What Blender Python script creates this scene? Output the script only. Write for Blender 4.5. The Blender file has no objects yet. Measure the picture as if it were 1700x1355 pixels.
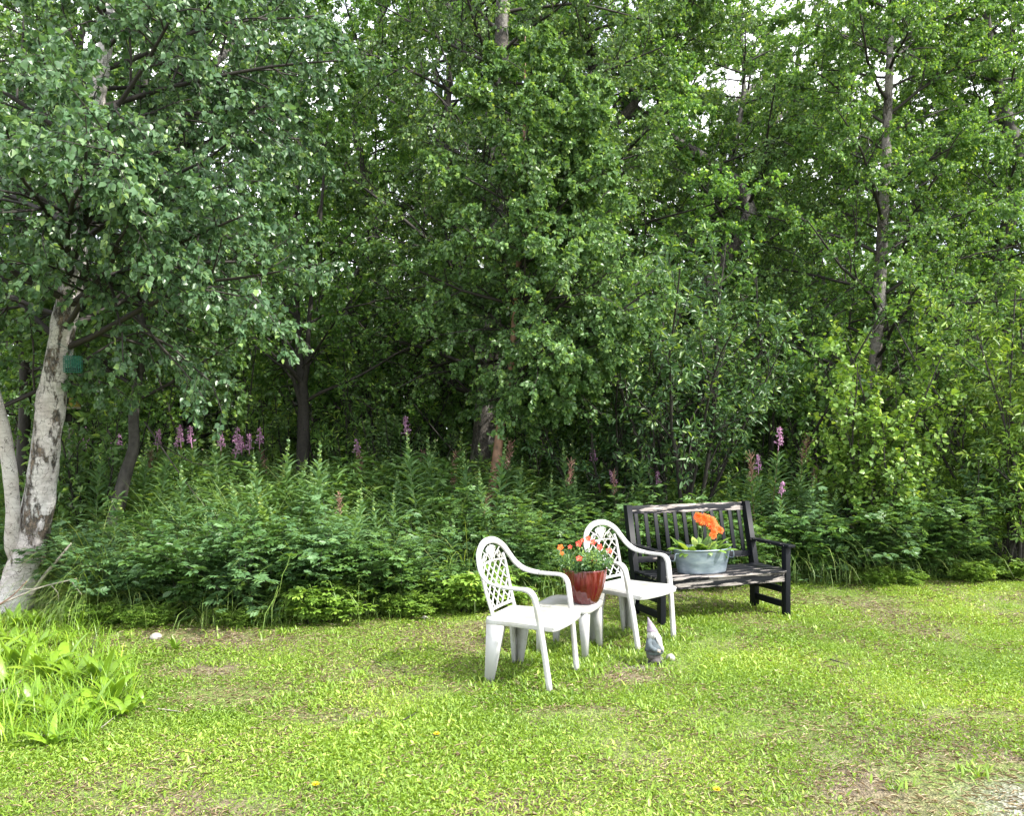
import bpy, math, random
import numpy as np

# ------------------------------------------------------------------ camera, sky, sun, exposure
F, HY, CH = 1350.0, 715.0, 1.6            # focal length in photo pixels, horizon row, camera height
sc = bpy.context.scene
COL = sc.collection
cam_d = bpy.data.cameras.new("camera"); cam = bpy.data.objects.new("camera", cam_d); COL.objects.link(cam)
cam_d.sensor_width = 36.0; cam_d.lens = 36.0 * F / 1700.0
cam_d.shift_y = (HY - 677.5) / 1700.0
cam_d.clip_start = 0.05; cam_d.clip_end = 600
cam.location = (0, 0, CH); cam.rotation_euler = (math.radians(90), 0, 0)
sc.camera = cam

SUN_EL, SUN_AZ = math.radians(46), math.radians(118)    # azimuth clockwise from +Y (view direction)
w = bpy.data.worlds.new("World"); sc.world = w; w.use_nodes = True
wn, wl = w.node_tree.nodes, w.node_tree.links
wn.clear()
sky = wn.new('ShaderNodeTexSky'); sky.sky_type = 'NISHITA'; sky.sun_disc = False
sky.sun_elevation = SUN_EL; sky.sun_rotation = SUN_AZ; sky.dust_density = 2.0
tc = wn.new('ShaderNodeTexCoord'); mp = wn.new('ShaderNodeMapping'); mp.inputs['Scale'].default_value = (1.6, 1.6, 4.0)
nz = wn.new('ShaderNodeTexNoise'); nz.inputs['Scale'].default_value = 1.7; nz.inputs['Detail'].default_value = 6
rp = wn.new('ShaderNodeValToRGB'); rp.color_ramp.elements[0].position = 0.30; rp.color_ramp.elements[1].position = 0.52
mx = wn.new('ShaderNodeMix'); mx.data_type = 'RGBA'
mx.inputs['B'].default_value = (9.8, 10.0, 10.3, 1)
bg = wn.new('ShaderNodeBackground'); bg.inputs['Strength'].default_value = 0.13
wo = wn.new('ShaderNodeOutputWorld')
wl.new(tc.outputs['Generated'], mp.inputs['Vector']); wl.new(mp.outputs[0], nz.inputs['Vector'])
wl.new(nz.outputs['Fac'], rp.inputs[0]); wl.new(rp.outputs[0], mx.inputs['Factor'])
wl.new(sky.outputs[0], mx.inputs['A']); wl.new(mx.outputs['Result'], bg.inputs[0]); wl.new(bg.outputs[0], wo.inputs[0])

sd = bpy.data.lights.new("sun", 'SUN'); sd.energy = 3.6; sd.angle = math.radians(1.5); sd.color = (1.0, 0.95, 0.86)
sun = bpy.data.objects.new("sun", sd); COL.objects.link(sun)
sun.rotation_euler = (math.pi/2 - SUN_EL, 0, -SUN_AZ + math.pi)

sc.view_settings.view_transform = 'Standard'; sc.view_settings.look = 'None'
sc.view_settings.exposure = 1.45; sc.view_settings.gamma = 1
try:
    sc.cycles.max_bounces = 10; sc.cycles.diffuse_bounces = 7; sc.cycles.transmission_bounces = 6
    sc.cycles.use_denoising = True; sc.cycles.denoiser = 'OPENIMAGEDENOISE'; sc.cycles.denoising_input_passes = 'RGB_ALBEDO_NORMAL'; sc.cycles.denoising_prefilter = 'ACCURATE'
except Exception: pass

# ------------------------------------------------------------------ helpers
def P(px, py, d): return np.array([(px - 850.0) / F * d, d, CH - (py - HY) / F * d])
def RNG(s): return np.random.default_rng(s)
def nrm(v): return v / np.maximum(np.linalg.norm(v, axis=-1, keepdims=True), 1e-9)
def pix(p): return 850 + F * p[..., 0] / np.maximum(p[..., 1], .1), HY - F * (p[..., 2] - CH) / np.maximum(p[..., 1], .1)

_g = RNG(5).random((64, 64))
def vnoise(x, y, s=1.0):
    x = np.asarray(x, float) / s + 100; y = np.asarray(y, float) / s + 100
    xi, yi = np.floor(x).astype(int), np.floor(y).astype(int); fx, fy = x - xi, y - yi
    fx = fx*fx*(3-2*fx); fy = fy*fy*(3-2*fy); a, b = xi % 64, yi % 64; c, d = (a+1) % 64, (b+1) % 64
    return (_g[a, b]*(1-fx) + _g[c, b]*fx)*(1-fy) + (_g[a, d]*(1-fx) + _g[c, d]*fx)*fy

def edge_y(x): return np.interp(x, [-9, -4.6, -3.3, -2.0, -1.1, -.5, .5, 1.5, 2.4, 3.2, 5.5, 9], [8.4, 7.7, 6.75, 6.5, 6.85, 7.1, 7.75, 8.15, 8.2, 8.3, 8.8, 9.5])
def gz(x, y):
    return 0.03*(vnoise(x, y, 1.3) - .5) + 0.012*(vnoise(x, y, .35) - .5) + np.clip((np.asarray(y) - 14) * .02, 0, .5)

class MB:
    """collects vertices, polygons and a per-vertex tint, and links them as ONE mesh object"""
    def __init__(s): s.v = []; s.f = {}; s.t = []; s.n = 0
    def add(s, verts, faces, tint=0.5):
        verts = np.asarray(verts, float).reshape(-1, 3); faces = np.asarray(faces, int)
        k = faces.shape[1]
        s.f.setdefault(k, []).append(faces + s.n); s.v.append(verts)
        s.t.append(np.broadcast_to(np.asarray(tint, float), (len(verts),)).copy()); s.n += len(verts)
        return s
    def poly(s, verts, tint=0.5): return s.add(verts, [list(range(len(verts)))], tint)
    def mesh(s, name, mat, smooth=False):
        me = bpy.data.meshes.new(name); V = np.concatenate(s.v)
        me.vertices.add(len(V)); me.vertices.foreach_set('co', V.ravel())
        idx, st, c = [], [], 0
        for k, fl in s.f.items():
            A = np.concatenate(fl); idx.append(A.ravel()); st.append(c + np.arange(len(A)) * k); c += A.size
        idx = np.concatenate(idx); st = np.concatenate(st)
        me.loops.add(len(idx)); me.loops.foreach_set('vertex_index', idx.astype(np.int32))
        me.polygons.add(len(st)); me.polygons.foreach_set('loop_start', st.astype(np.int32))
        if smooth: me.polygons.foreach_set('use_smooth', np.ones(len(st), bool))
        me.update(calc_edges=True)
        a = me.attributes.new('tint', 'FLOAT', 'POINT'); a.data.foreach_set('value', np.concatenate(s.t).astype(np.float32))
        if mat: me.materials.append(mat)
        return me
    def build(s, name, mat, parent=None, smooth=False):
        o = bpy.data.objects.new(name, s.mesh(name, mat, smooth)); COL.objects.link(o)
        if parent: o.parent = parent
        return o

def box(mb, lo, hi, tint=.5):
    x0, y0, z0 = lo; x1, y1, z1 = hi
    return hexa(mb, [(x0,y0,z0),(x1,y0,z0),(x1,y1,z0),(x0,y1,z0)], [(x0,y0,z1),(x1,y0,z1),(x1,y1,z1),(x0,y1,z1)], tint)
def hexa(mb, a, b, tint=.5):
    mb.add(list(a) + list(b), [[3,2,1,0],[4,5,6,7],[0,1,5,4],[1,2,6,5],[2,3,7,6],[3,0,4,7]], tint); return mb
def catmull(pts, n):
    p = np.asarray(pts, float); p = np.vstack([2*p[0]-p[1], p, 2*p[-1]-p[-2]]); m = len(p) - 3
    u = np.linspace(0, m - 1e-6, n); i = u.astype(int); t = (u - i)[:, None]
    a, b, c, d = p[i], p[i+1], p[i+2], p[i+3]
    return .5*((2*b) + (c-a)*t + (2*a-5*b+4*c-d)*t*t + (-a+3*b-3*c+d)*t**3)
def tangents(paths):
    T = np.empty_like(paths); T[:, 1:-1] = paths[:, 2:] - paths[:, :-2]; T[:, 0] = paths[:, 1] - paths[:, 0]; T[:, -1] = paths[:, -1] - paths[:, -2]
    return nrm(T)
def tubes(mb, paths, radii, sides=5, tint=.5, cap=False, warp=None):
    paths = np.asarray(paths, float); radii = np.asarray(radii, float)
    if paths.ndim == 2: paths = paths[None]; radii = radii[None]
    N, K, _ = paths.shape; T = tangents(paths)
    m = np.abs(T.mean(axis=1)); ref = np.zeros((N, 3)); ref[np.arange(N), m.argmin(axis=1)] = 1
    A = nrm(np.cross(T, ref[:, None])); B = np.cross(T, A)
    ang = np.arange(sides) / sides * 2 * math.pi
    R = radii[..., None]
    if warp is not None: R = R * warp
    V = paths[:, :, None] + (np.cos(ang)*R)[..., None] * A[:, :, None] + (np.sin(ang)*R)[..., None] * B[:, :, None]
    base = np.arange(N)[:, None, None]*K*sides + np.arange(K-1)[None, :, None]*sides
    j = np.arange(sides)[None, None]; j2 = (j + 1) % sides
    Fq = np.stack([base + j, base + j2, base + j2 + sides, base + j + sides], -1).reshape(-1, 4)
    t = tint if np.ndim(tint) == 0 else np.repeat(tint, K*sides)
    mb.add(V.reshape(-1, 3), Fq, t)
    if cap:
        for e, o in ((0, -1), (K-1, 1)):
            f = [e*sides + q for q in range(sides)]
            for n_ in range(N):
                mb.f.setdefault(sides, []).append(np.array([f if o > 0 else f[::-1]]) + mb.n - N*K*sides + n_*K*sides)
    return mb
def sweep(mb, path, Wd, width, thick, tint=.5, sec=None):
    """sweep a rounded flat section; Wd = width direction per point"""
    path = np.asarray(path, float); K = len(path); T = tangents(path[None])[0]
    Wd = nrm(Wd - (Wd*T).sum(1, keepdims=True)*T); Nn = np.cross(T, Wd)
    if sec is None: sec = np.array([(-1,-.4),(-.9,-.85),(-.5,-1),(.5,-1),(.9,-.85),(1,-.4),(1,.4),(.9,.85),(.5,1),(-.5,1),(-.9,.85),(-1,.4)])
    S = len(sec); width = np.broadcast_to(width, (K,)); thick = np.broadcast_to(thick, (K,))
    V = path[:, None] + sec[None, :, 0, None]*(width[:, None, None]/2)*Wd[:, None] + sec[None, :, 1, None]*(thick[:, None, None]/2)*Nn[:, None]
    f = [[k*S+j, k*S+(j+1) % S, (k+1)*S+(j+1) % S, (k+1)*S+j] for k in range(K-1) for j in range(S)]
    n0 = mb.n
    mb.add(V.reshape(-1, 3), f, tint)
    mb.f.setdefault(S, []).append(np.array([list(range(S))[::-1], [(K-1)*S+j for j in range(S)]]) + n0)
    return mb
def lathe(mb, prof, n=32, c=(0, 0, 0), tint=.5, sx=1, sy=1, cap=True, fn=None):
    prof = np.asarray(prof, float); K = len(prof); a = np.arange(n)/n*2*math.pi
    V = np.stack([prof[:, None, 0]*np.cos(a)*sx, prof[:, None, 0]*np.sin(a)*sy, np.repeat(prof[:, None, 1], n, 1)], -1)
    if fn is not None: V = fn(V)
    V = V.reshape(-1, 3) + np.asarray(c)
    f = [[k*n+j, k*n+(j+1) % n, (k+1)*n+(j+1) % n, (k+1)*n+j] for k in range(K-1) for j in range(n)]
    n0 = mb.n; mb.add(V, f, tint)
    if cap: mb.f.setdefault(n, []).append(np.array([list(range(n))[::-1], [(K-1)*n+j for j in range(n)]]) + n0)
    return mb

LEAF = {
 'diamond': (np.array([(0,0,0),(.42,.5,.12),(1,0,-.06),(.42,-.5,.12)]), [[0,3,2],[0,2,1]]),
 'ovate': (np.array([(0,0,0),(.12,.36,.06),(.42,.5,.10),(1,0,-.10),(.42,-.5,.10),(.12,-.36,.06)]), [[0,5,4,3],[0,3,2,1]]),
 'oval': (np.array([(0,0,0),(.30,.40,.09),(.70,.42,.07),(1,0,-.10),(.70,-.42,.07),(.30,-.40,.09)]), [[0,5,4,3],[0,3,2,1]]),
 'lance': (np.array([(0,0,0),(.35,.5,.10),(1,0,-.22),(.35,-.5,.10)]), [[0,3,2],[0,2,1]]),
}
def leaves(mb, pos, D, Nn, L, W, kind, tint):
    """pos, D (axis), Nn (normal hint): (n,3); L length, W width / length"""
    tpl, fc = LEAF[kind]; n = len(pos); D = nrm(D); S = nrm(np.cross(Nn, D)); Nn = np.cross(D, S)
    L = np.broadcast_to(L, (n,)); W = np.broadcast_to(W, (n,))
    u = tpl[None, :, 0, None]*L[:, None, None]; v = tpl[None, :, 1, None]*(L*W)[:, None, None]; h = tpl[None, :, 2, None]*(L)[:, None, None]
    V = pos[:, None] + u*D[:, None] + v*S[:, None] + h*Nn[:, None]
    k = tpl.shape[0]; Fc = (np.arange(n)[:, None, None]*k + np.array(fc)[None]).reshape(-1, len(fc[0]))
    mb.add(V.reshape(-1, 3), Fc, np.repeat(np.broadcast_to(tint, (n,)), k)); return mb
def ribbons(mb, paths, widths, S, tint=.5, fold=0.0):
    """curved blades: paths (n,K,3), widths (n,K), S side vector (n,3)"""
    n, K, _ = paths.shape; Sv = S[:, None]*(widths[..., None]/2)
    if fold:
        T = tangents(paths); up = np.cross(T, np.broadcast_to(S[:, None], T.shape))*(-fold*widths[..., None])
        V = np.stack([paths - Sv + up, paths, paths + Sv + up], 2).reshape(-1, 3); m = 3
        b = np.arange(n)[:, None]*K*3 + np.arange(K-1)[None]*3
        Fq = np.concatenate([np.stack([b, b+1, b+4, b+3], -1).reshape(-1, 4), np.stack([b+1, b+2, b+5, b+4], -1).reshape(-1, 4)])
    else:
        V = np.stack([paths - Sv, paths + Sv], 2).reshape(-1, 3); m = 2
        b = np.arange(n)[:, None]*K*2 + np.arange(K-1)[None]*2
        Fq = np.stack([b, b+1, b+3, b+2], -1).reshape(-1, 4)
    mb.add(V, Fq, np.repeat(np.broadcast_to(tint, (n,)), K*m)); return mb
def arcs(r, n, base, L, az, el, droop, K=5):
    """curving blades/stems from base points"""
    p = np.empty((n, K, 3)); p[:, 0] = base; e = el.copy(); st = L/(K-1)
    for k in range(1, K):
        d = np.stack([np.cos(e)*np.cos(az), np.cos(e)*np.sin(az), np.sin(e)], -1)
        p[:, k] = p[:, k-1] + d*st[:, None]; e = e - droop*(0.4 + k/K)
    return p

def tag(o, label=None, cat=None, group=None, kind=None):
    if label: o['label'] = label
    if cat: o['category'] = cat
    if group: o['group'] = group
    if kind: o['kind'] = kind
    return o
def thing(name, label, cat, loc=(0, 0, 0), rz=0.0, group=None):
    o = bpy.data.objects.new(name, None); COL.objects.link(o); o.empty_display_size = .1
    o.location = tuple(float(q) for q in loc); o.rotation_euler = (0, 0, rz); return tag(o, label, cat, group)
def copy_tree(o, parent=None):
    c = o.copy(); COL.objects.link(c)
    if parent: c.parent = parent
    for ch in list(o.children): copy_tree(ch, c)
    return c

# ------------------------------------------------------------------ materials
def nodes(name):
    m = bpy.data.materials.new(name); m.use_nodes = True; nt = m.node_tree
    return m, nt.nodes, nt.links, nt.nodes['Principled BSDF']
def ramp(n, l, src, stops):
    r = n.new('ShaderNodeValToRGB'); e = r.color_ramp.elements
    while len(e) < len(stops): e.new(.5)
    for q, (p, c) in zip(e, stops): q.position = p; q.color = (*c, 1) if len(c) == 3 else c
    l.new(src, r.inputs[0]); return r.outputs[0]
def noise(n, l, scale, detail=4, sc3=(1, 1, 1), coord='Object', rough=.55):
    t = n.new('ShaderNodeTexCoord'); m = n.new('ShaderNodeMapping'); m.inputs['Scale'].default_value = sc3
    z = n.new('ShaderNodeTexNoise'); z.inputs['Scale'].default_value = scale; z.inputs['Detail'].default_value = detail; z.inputs['Roughness'].default_value = rough
    l.new(t.outputs[coord], m.inputs[0]); l.new(m.outputs[0], z.inputs['Vector']); return z.outputs['Fac']
def mix(n, l, f, a, b):
    m = n.new('ShaderNodeMix'); m.data_type = 'RGBA'
    for k, v in (('Factor', f), ('A', a), ('B', b)):
        if hasattr(v, 'is_linked'): l.new(v, m.inputs[k])
        else: m.inputs[k].default_value = v if k == 'Factor' else (*v, 1)
    return m.outputs['Result']
def bump(n, l, b, h, strength=.5, dist=.01):
    q = n.new('ShaderNodeBump'); q.inputs['Strength'].default_value = strength; q.inputs['Distance'].default_value = dist
    l.new(h, q.inputs['Height']); l.new(q.outputs[0], b.inputs['Normal'])
def leaf_mat(name, c0, c1, c2, trans=.30, rough=.42, tgain=(1.35, 1.25, .5), spec=.5, flush=1):
    m, n, l, b = nodes(name); a = n.new('ShaderNodeAttribute'); a.attribute_name = 'tint'
    col = ramp(n, l, a.outputs['Fac'], [(0, c0), (.62, c1), (1, c2)])
    oi = n.new('ShaderNodeObjectInfo'); hs = n.new('ShaderNodeHueSaturation')
    mr = n.new('ShaderNodeMapRange'); mr.inputs['To Min'].default_value = 1 - .16*flush; mr.inputs['To Max'].default_value = 1 + .16*flush
    l.new(oi.outputs['Random'], mr.inputs['Value']); l.new(mr.outputs[0], hs.inputs['Value']); l.new(col, hs.inputs['Color']); col = hs.outputs[0]
    l.new(col, b.inputs['Base Color']); b.inputs['Roughness'].default_value = rough; b.inputs['Specular IOR Level'].default_value = spec
    tr = n.new('ShaderNodeBsdfTranslucent'); g = n.new('ShaderNodeMix'); g.data_type = 'RGBA'; g.blend_type = 'MULTIPLY'; g.inputs['Factor'].default_value = 1
    l.new(col, g.inputs['A']); g.inputs['B'].default_value = (*tgain, 1); l.new(g.outputs['Result'], tr.inputs[0])
    ms = n.new('ShaderNodeMixShader'); ms.inputs[0].default_value = trans
    l.new(b.outputs[0], ms.inputs[1]); l.new(tr.outputs[0], ms.inputs[2]); l.new(ms.outputs[0], n['Material Output'].inputs[0]); return m
def plain(name, c, rough=.5, metal=0, var=.0, scale=20, b_=0, spec=.5):
    m, n, l, b = nodes(name); b.inputs['Roughness'].default_value = rough; b.inputs['Metallic'].default_value = metal
    b.inputs['Specular IOR Level'].default_value = spec
    z = noise(n, l, scale, 5)
    d = tuple(max(0, x*(1-var)) for x in c); e = tuple(min(1, x*(1+var)) for x in c)
    l.new(ramp(n, l, z, [(.3, d), (.7, e)]), b.inputs['Base Color'])
    if b_: bump(n, l, b, z, b_, .004)
    return m

M = {}
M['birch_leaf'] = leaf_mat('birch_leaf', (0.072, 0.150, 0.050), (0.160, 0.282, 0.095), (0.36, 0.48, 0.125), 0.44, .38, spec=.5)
M['birch_sun'] = leaf_mat('birch_leaf_sunlit', (.068,.145,.050), (.145,.265,.092), (.28,.42,.10), .38, .36)  # young birch: sunlight on its crown is put into this leaf colour
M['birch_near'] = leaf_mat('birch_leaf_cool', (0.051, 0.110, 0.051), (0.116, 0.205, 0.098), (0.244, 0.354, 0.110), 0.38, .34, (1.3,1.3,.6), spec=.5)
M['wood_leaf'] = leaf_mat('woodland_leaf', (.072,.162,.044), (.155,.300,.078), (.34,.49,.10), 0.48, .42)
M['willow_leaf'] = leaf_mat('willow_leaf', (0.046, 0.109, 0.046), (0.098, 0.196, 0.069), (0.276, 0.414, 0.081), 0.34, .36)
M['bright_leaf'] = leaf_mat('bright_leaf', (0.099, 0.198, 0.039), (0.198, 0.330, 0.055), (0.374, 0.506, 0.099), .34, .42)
M['fire_leaf'] = leaf_mat('fireweed_leaf', (0.078, 0.162, 0.066), (0.156, 0.276, 0.120), (0.288, 0.408, 0.132), 0.36, .42)
M['shrub_leaf'] = leaf_mat('shrub_leaf', (0.065, 0.146, 0.044), (0.146, 0.267, 0.075), (0.377, 0.507, 0.104), 0.38, .40)
M['grass_long'] = leaf_mat('long_grass', (0.092, 0.167, 0.040), (0.196, 0.310, 0.069), (0.437, 0.483, 0.172), 0.36, .42)
M['needle'] = leaf_mat('spruce_needle', (0.027, 0.060, 0.027), (0.053, 0.105, 0.045), (0.120, 0.150, 0.075), 0.1, .5)
M['lawn'] = leaf_mat('lawn_leaf', (0.108, 0.205, 0.024), (0.238, 0.373, 0.041), (0.475, 0.562, 0.140), .34, .42, (1.3,1.2,.5))
M['dock_leaf'] = leaf_mat('dock_leaf', (.11,.22,.02), (.20,.34,.03), (.38,.48,.06), .36, .38)
M['red_stem'] = plain('red_stem', (.15,.075,.045), .6, var=.3)
M['green_stem'] = plain('green_stem', (.10,.16,.05), .6, var=.3)
M['pink'] = leaf_mat('fireweed_petal', (.46,.20,.40), (.60,.36,.54), (.72,.54,.68), .3, .5, (1.1,.9,1.1))
M['pods'] = leaf_mat('fireweed_pod', (.22,.10,.08), (.34,.18,.14), (.46,.30,.24), .1, .6, (1,.9,.8))
M['dark_bark'] = plain('dark_bark', (.024,.021,.018), .85, var=.5, scale=30, b_=.6)
M['grey_bark'] = plain('grey_bark', (.050,.046,.041), .8, var=.4, scale=24, b_=.6)
M['twig'] = plain('twig_bark', (.022,.018,.015), .7, var=.3)
M['red_bark'] = plain('red_birch_bark', (.22,.125,.08), .6, var=.45, scale=14, b_=.5)
M['dead_wood'] = plain('dead_wood', (.27,.24,.21), .8, var=.4, scale=35, b_=.5)

def birch_bark(name, dark, low, high, plate=((.03,.025,.022), (.11,.09,.075), (.30,.22,.16), (.40,.36,.33))):
    """white paper bark with sparse dark lenticels, cracked and peeling into brown plates; 'dark' shifts how much of it is rough"""
    m, n, l, b = nodes(name)
    z1 = noise(n, l, 4.5, 8, (1, 1, .38), rough=.72); z2 = noise(n, l, 13, 6, (.8, .8, 3.4), rough=.7); z3 = noise(n, l, 15, 8, (1.3, 1.3, .7), rough=.78); z4 = noise(n, l, 3.2, 4, (1, 1, .8))
    t = n.new('ShaderNodeTexCoord'); mp_ = n.new('ShaderNodeMapping'); mp_.inputs['Scale'].default_value = (1.5, 1.5, .5)
    ds = n.new('ShaderNodeMix'); ds.data_type = 'RGBA'; ds.blend_type = 'LINEAR_LIGHT'; ds.inputs['Factor'].default_value = .12
    nc = n.new('ShaderNodeTexNoise'); nc.inputs['Scale'].default_value = 9; l.new(t.outputs['Object'], nc.inputs['Vector'])
    l.new(t.outputs['Object'], ds.inputs['A']); l.new(nc.outputs['Color'], ds.inputs['B']); l.new(ds.outputs['Result'], mp_.inputs[0])
    vo = n.new('ShaderNodeTexVoronoi'); vo.feature = 'DISTANCE_TO_EDGE'; vo.inputs['Scale'].default_value = 11; l.new(mp_.outputs[0], vo.inputs['Vector'])
    vc = n.new('ShaderNodeTexVoronoi'); vc.inputs['Scale'].default_value = 11; l.new(mp_.outputs[0], vc.inputs['Vector'])
    white = ramp(n, l, z2, [(.30, (.07,.06,.055)), (.36, low), (.60, high), (.78, tuple(min(1, q*1.1) for q in high))])
    tone = ramp(n, l, z4, [(.35, (.80,.74,.72)), (.6, (1, 1, 1))]); tm = n.new('ShaderNodeMix'); tm.data_type = 'RGBA'; tm.blend_type = 'MULTIPLY'; tm.inputs['Factor'].default_value = 1
    l.new(white, tm.inputs['A']); l.new(tone, tm.inputs['B'])
    pl = ramp(n, l, z3, [(.36, plate[0]), (.47, plate[1]), (.58, plate[2]), (.72, plate[3])])
    cr = ramp(n, l, vo.outputs['Distance'], [(.015, (0, 0, 0)), (.05, (1, 1, 1))])
    pl = mix(n, l, cr, plate[0], pl)
    mask = ramp(n, l, z1, [(dark - .02, (0, 0, 0)), (dark + .02, (1, 1, 1))])
    crw = n.new('ShaderNodeMath'); crw.operation = 'MULTIPLY'; l.new(ramp(n, l, vo.outputs['Distance'], [(.006, (1, 1, 1)), (.03, (0, 0, 0))]), crw.inputs[0]); l.new(ramp(n, l, z3, [(.42, (0, 0, 0)), (.5, (1, 1, 1))]), crw.inputs[1])
    wh = mix(n, l, crw.outputs[0], tm.outputs['Result'], plate[1])
    l.new(mix(n, l, mask, pl, wh), b.inputs['Base Color']); b.inputs['Roughness'].default_value = .62
    ad = n.new('ShaderNodeMath'); ad.operation = 'ADD'; l.new(z3, ad.inputs[0]); l.new(mask, ad.inputs[1]); bump(n, l, b, ad.outputs[0], 1.0, .035)
    return m
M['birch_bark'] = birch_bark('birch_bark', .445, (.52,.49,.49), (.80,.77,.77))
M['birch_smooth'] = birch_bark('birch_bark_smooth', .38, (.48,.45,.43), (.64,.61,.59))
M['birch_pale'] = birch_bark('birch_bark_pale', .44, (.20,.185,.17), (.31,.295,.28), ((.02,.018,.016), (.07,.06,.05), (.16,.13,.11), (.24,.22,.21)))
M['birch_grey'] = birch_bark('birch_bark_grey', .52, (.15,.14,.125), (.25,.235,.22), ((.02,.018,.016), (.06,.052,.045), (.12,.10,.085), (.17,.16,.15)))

def mat_plastic():
    m, n, l, b = nodes('white_plastic'); z = noise(n, l, 7, 6); z2 = noise(n, l, 140, 2)
    gr = noise(n, l, 3.5, 7, (1, 1, 1), rough=.7); l.new(mix(n, l, ramp(n, l, gr, [(.36, (1, 1, 1)), (.50, (0, 0, 0))]), ramp(n, l, z, [(.3, (.37,.36,.355)), (.55, (.415,.415,.42))]), (.30, .30, .265)), b.inputs['Base Color']); b.inputs['Roughness'].default_value = .38
    bump(n, l, b, z2, .12, .001); return m
M['plastic'] = mat_plastic()
def mat_paint(name, thr, ax):
    m, n, l, b = nodes(name); s = (1.6, 16, 16) if ax == 'x' else (16, 16, 2)
    z = noise(n, l, 2.2, 7, s, rough=.6); g = noise(n, l, 9, 5, (1, 22, 22) if ax == 'x' else (22, 22, 1))
    mask = ramp(n, l, z, [(thr - .012, (0, 0, 0)), (thr + .012, (1, 1, 1))])
    wood = ramp(n, l, g, [(.3, (.09,.08,.075)), (.5, (.27,.24,.225)), (.7, (.42,.39,.37))])
    l.new(mix(n, l, mask, wood, (.006, .007, .010)), b.inputs['Base Color'])
    rr = n.new('ShaderNodeMapRange'); rr.inputs['To Min'].default_value = .85; rr.inputs['To Max'].default_value = .5; b.inputs['Specular IOR Level'].default_value = .18
    l.new(mask, rr.inputs['Value']); l.new(rr.outputs[0], b.inputs['Roughness']); bump(n, l, b, mask, .35, .001); return m
M['paint'] = mat_paint('black_paint', .24, 'z'); M['peel'] = mat_paint('peeling_paint', .47, 'x'); M['peel_light'] = mat_paint('peeling_paint_slight', .39, 'x')
def mat_zinc():
    m, n, l, b = nodes('galvanised_steel'); z = noise(n, l, 7, 6, (1, 1, 2.5))
    l.new(ramp(n, l, z, [(.3, (.14,.18,.23)), (.5, (.22,.275,.335)), (.7, (.34,.40,.46))]), b.inputs['Base Color'])
    b.inputs['Metallic'].default_value = .55; b.inputs['Roughness'].default_value = .42; bump(n, l, b, z, .15, .004); return m
M['zinc'] = mat_zinc()
def mat_glaze():
    m, n, l, b = nodes('red_glaze'); z = noise(n, l, 5, 5, (9, 9, .9)); t = n.new('ShaderNodeTexCoord'); s = n.new('ShaderNodeSeparateXYZ')
    l.new(t.outputs['Object'], s.inputs[0]); mr = n.new('ShaderNodeMapRange'); mr.inputs['From Min'].default_value = .13; mr.inputs['From Max'].default_value = .25
    l.new(s.outputs['Z'], mr.inputs['Value']); mu = n.new('ShaderNodeMath'); mu.operation = 'MULTIPLY'
    l.new(ramp(n, l, z, [(.45, (0, 0, 0)), (.62, (1, 1, 1))]), mu.inputs[0]); l.new(mr.outputs[0], mu.inputs[1])
    l.new(mix(n, l, mu.outputs[0], (.085, .005, .006), (.26, .07, .075)), b.inputs['Base Color'])
    b.inputs['Roughness'].default_value = .12; b.inputs['Coat Weight'].default_value = .6; return m
M['glaze'] = mat_glaze()
M['soil'] = plain('potting_soil', (.03,.022,.017), .95, var=.5, scale=60, b_=1)
def stone(name, c): return plain(name, c, .85, var=.35, scale=45, b_=.8)
M['gnome_coat'] = stone('gnome_coat', (.08,.10,.115)); M['gnome_grey'] = stone('gnome_trousers', (.075,.068,.068)); M['gnome_hat'] = stone('gnome_hat', (.23,.19,.24))
M['gnome_beard'] = stone('gnome_beard', (.34,.34,.335)); M['gnome_dark'] = stone('gnome_belt', (.04,.04,.045)); M['gnome_skin'] = stone('gnome_skin', (.40,.34,.30))
M['white_stone'] = plain('pale_stone', (.30,.29,.26), .8, var=.3, scale=30, b_=.5)
M['green_wire'] = plain('green_wire', (.012,.16,.11), .4, var=.2)
M['yellow_paint'] = plain('yellow_roof', (.55,.42,.09), .6, var=.35); M['pale_board'] = plain('pale_board', (.45,.40,.34), .7, var=.3)
M['yellow'] = plain('yellow_petal', (.72,.58,.03), .5, var=.15); M['orange'] = leaf_mat('orange_petal', (.72,.10,.006), (.88,.18,.010), (.95,.34,.04), .3, .5, (1.1,1,.6), flush=0)
M['red_petal'] = plain('red_petal', (.50,.02,.015), .5, var=.2); M['cream'] = plain('cream_stripe', (.80,.42,.14), .5, var=.2)

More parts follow.
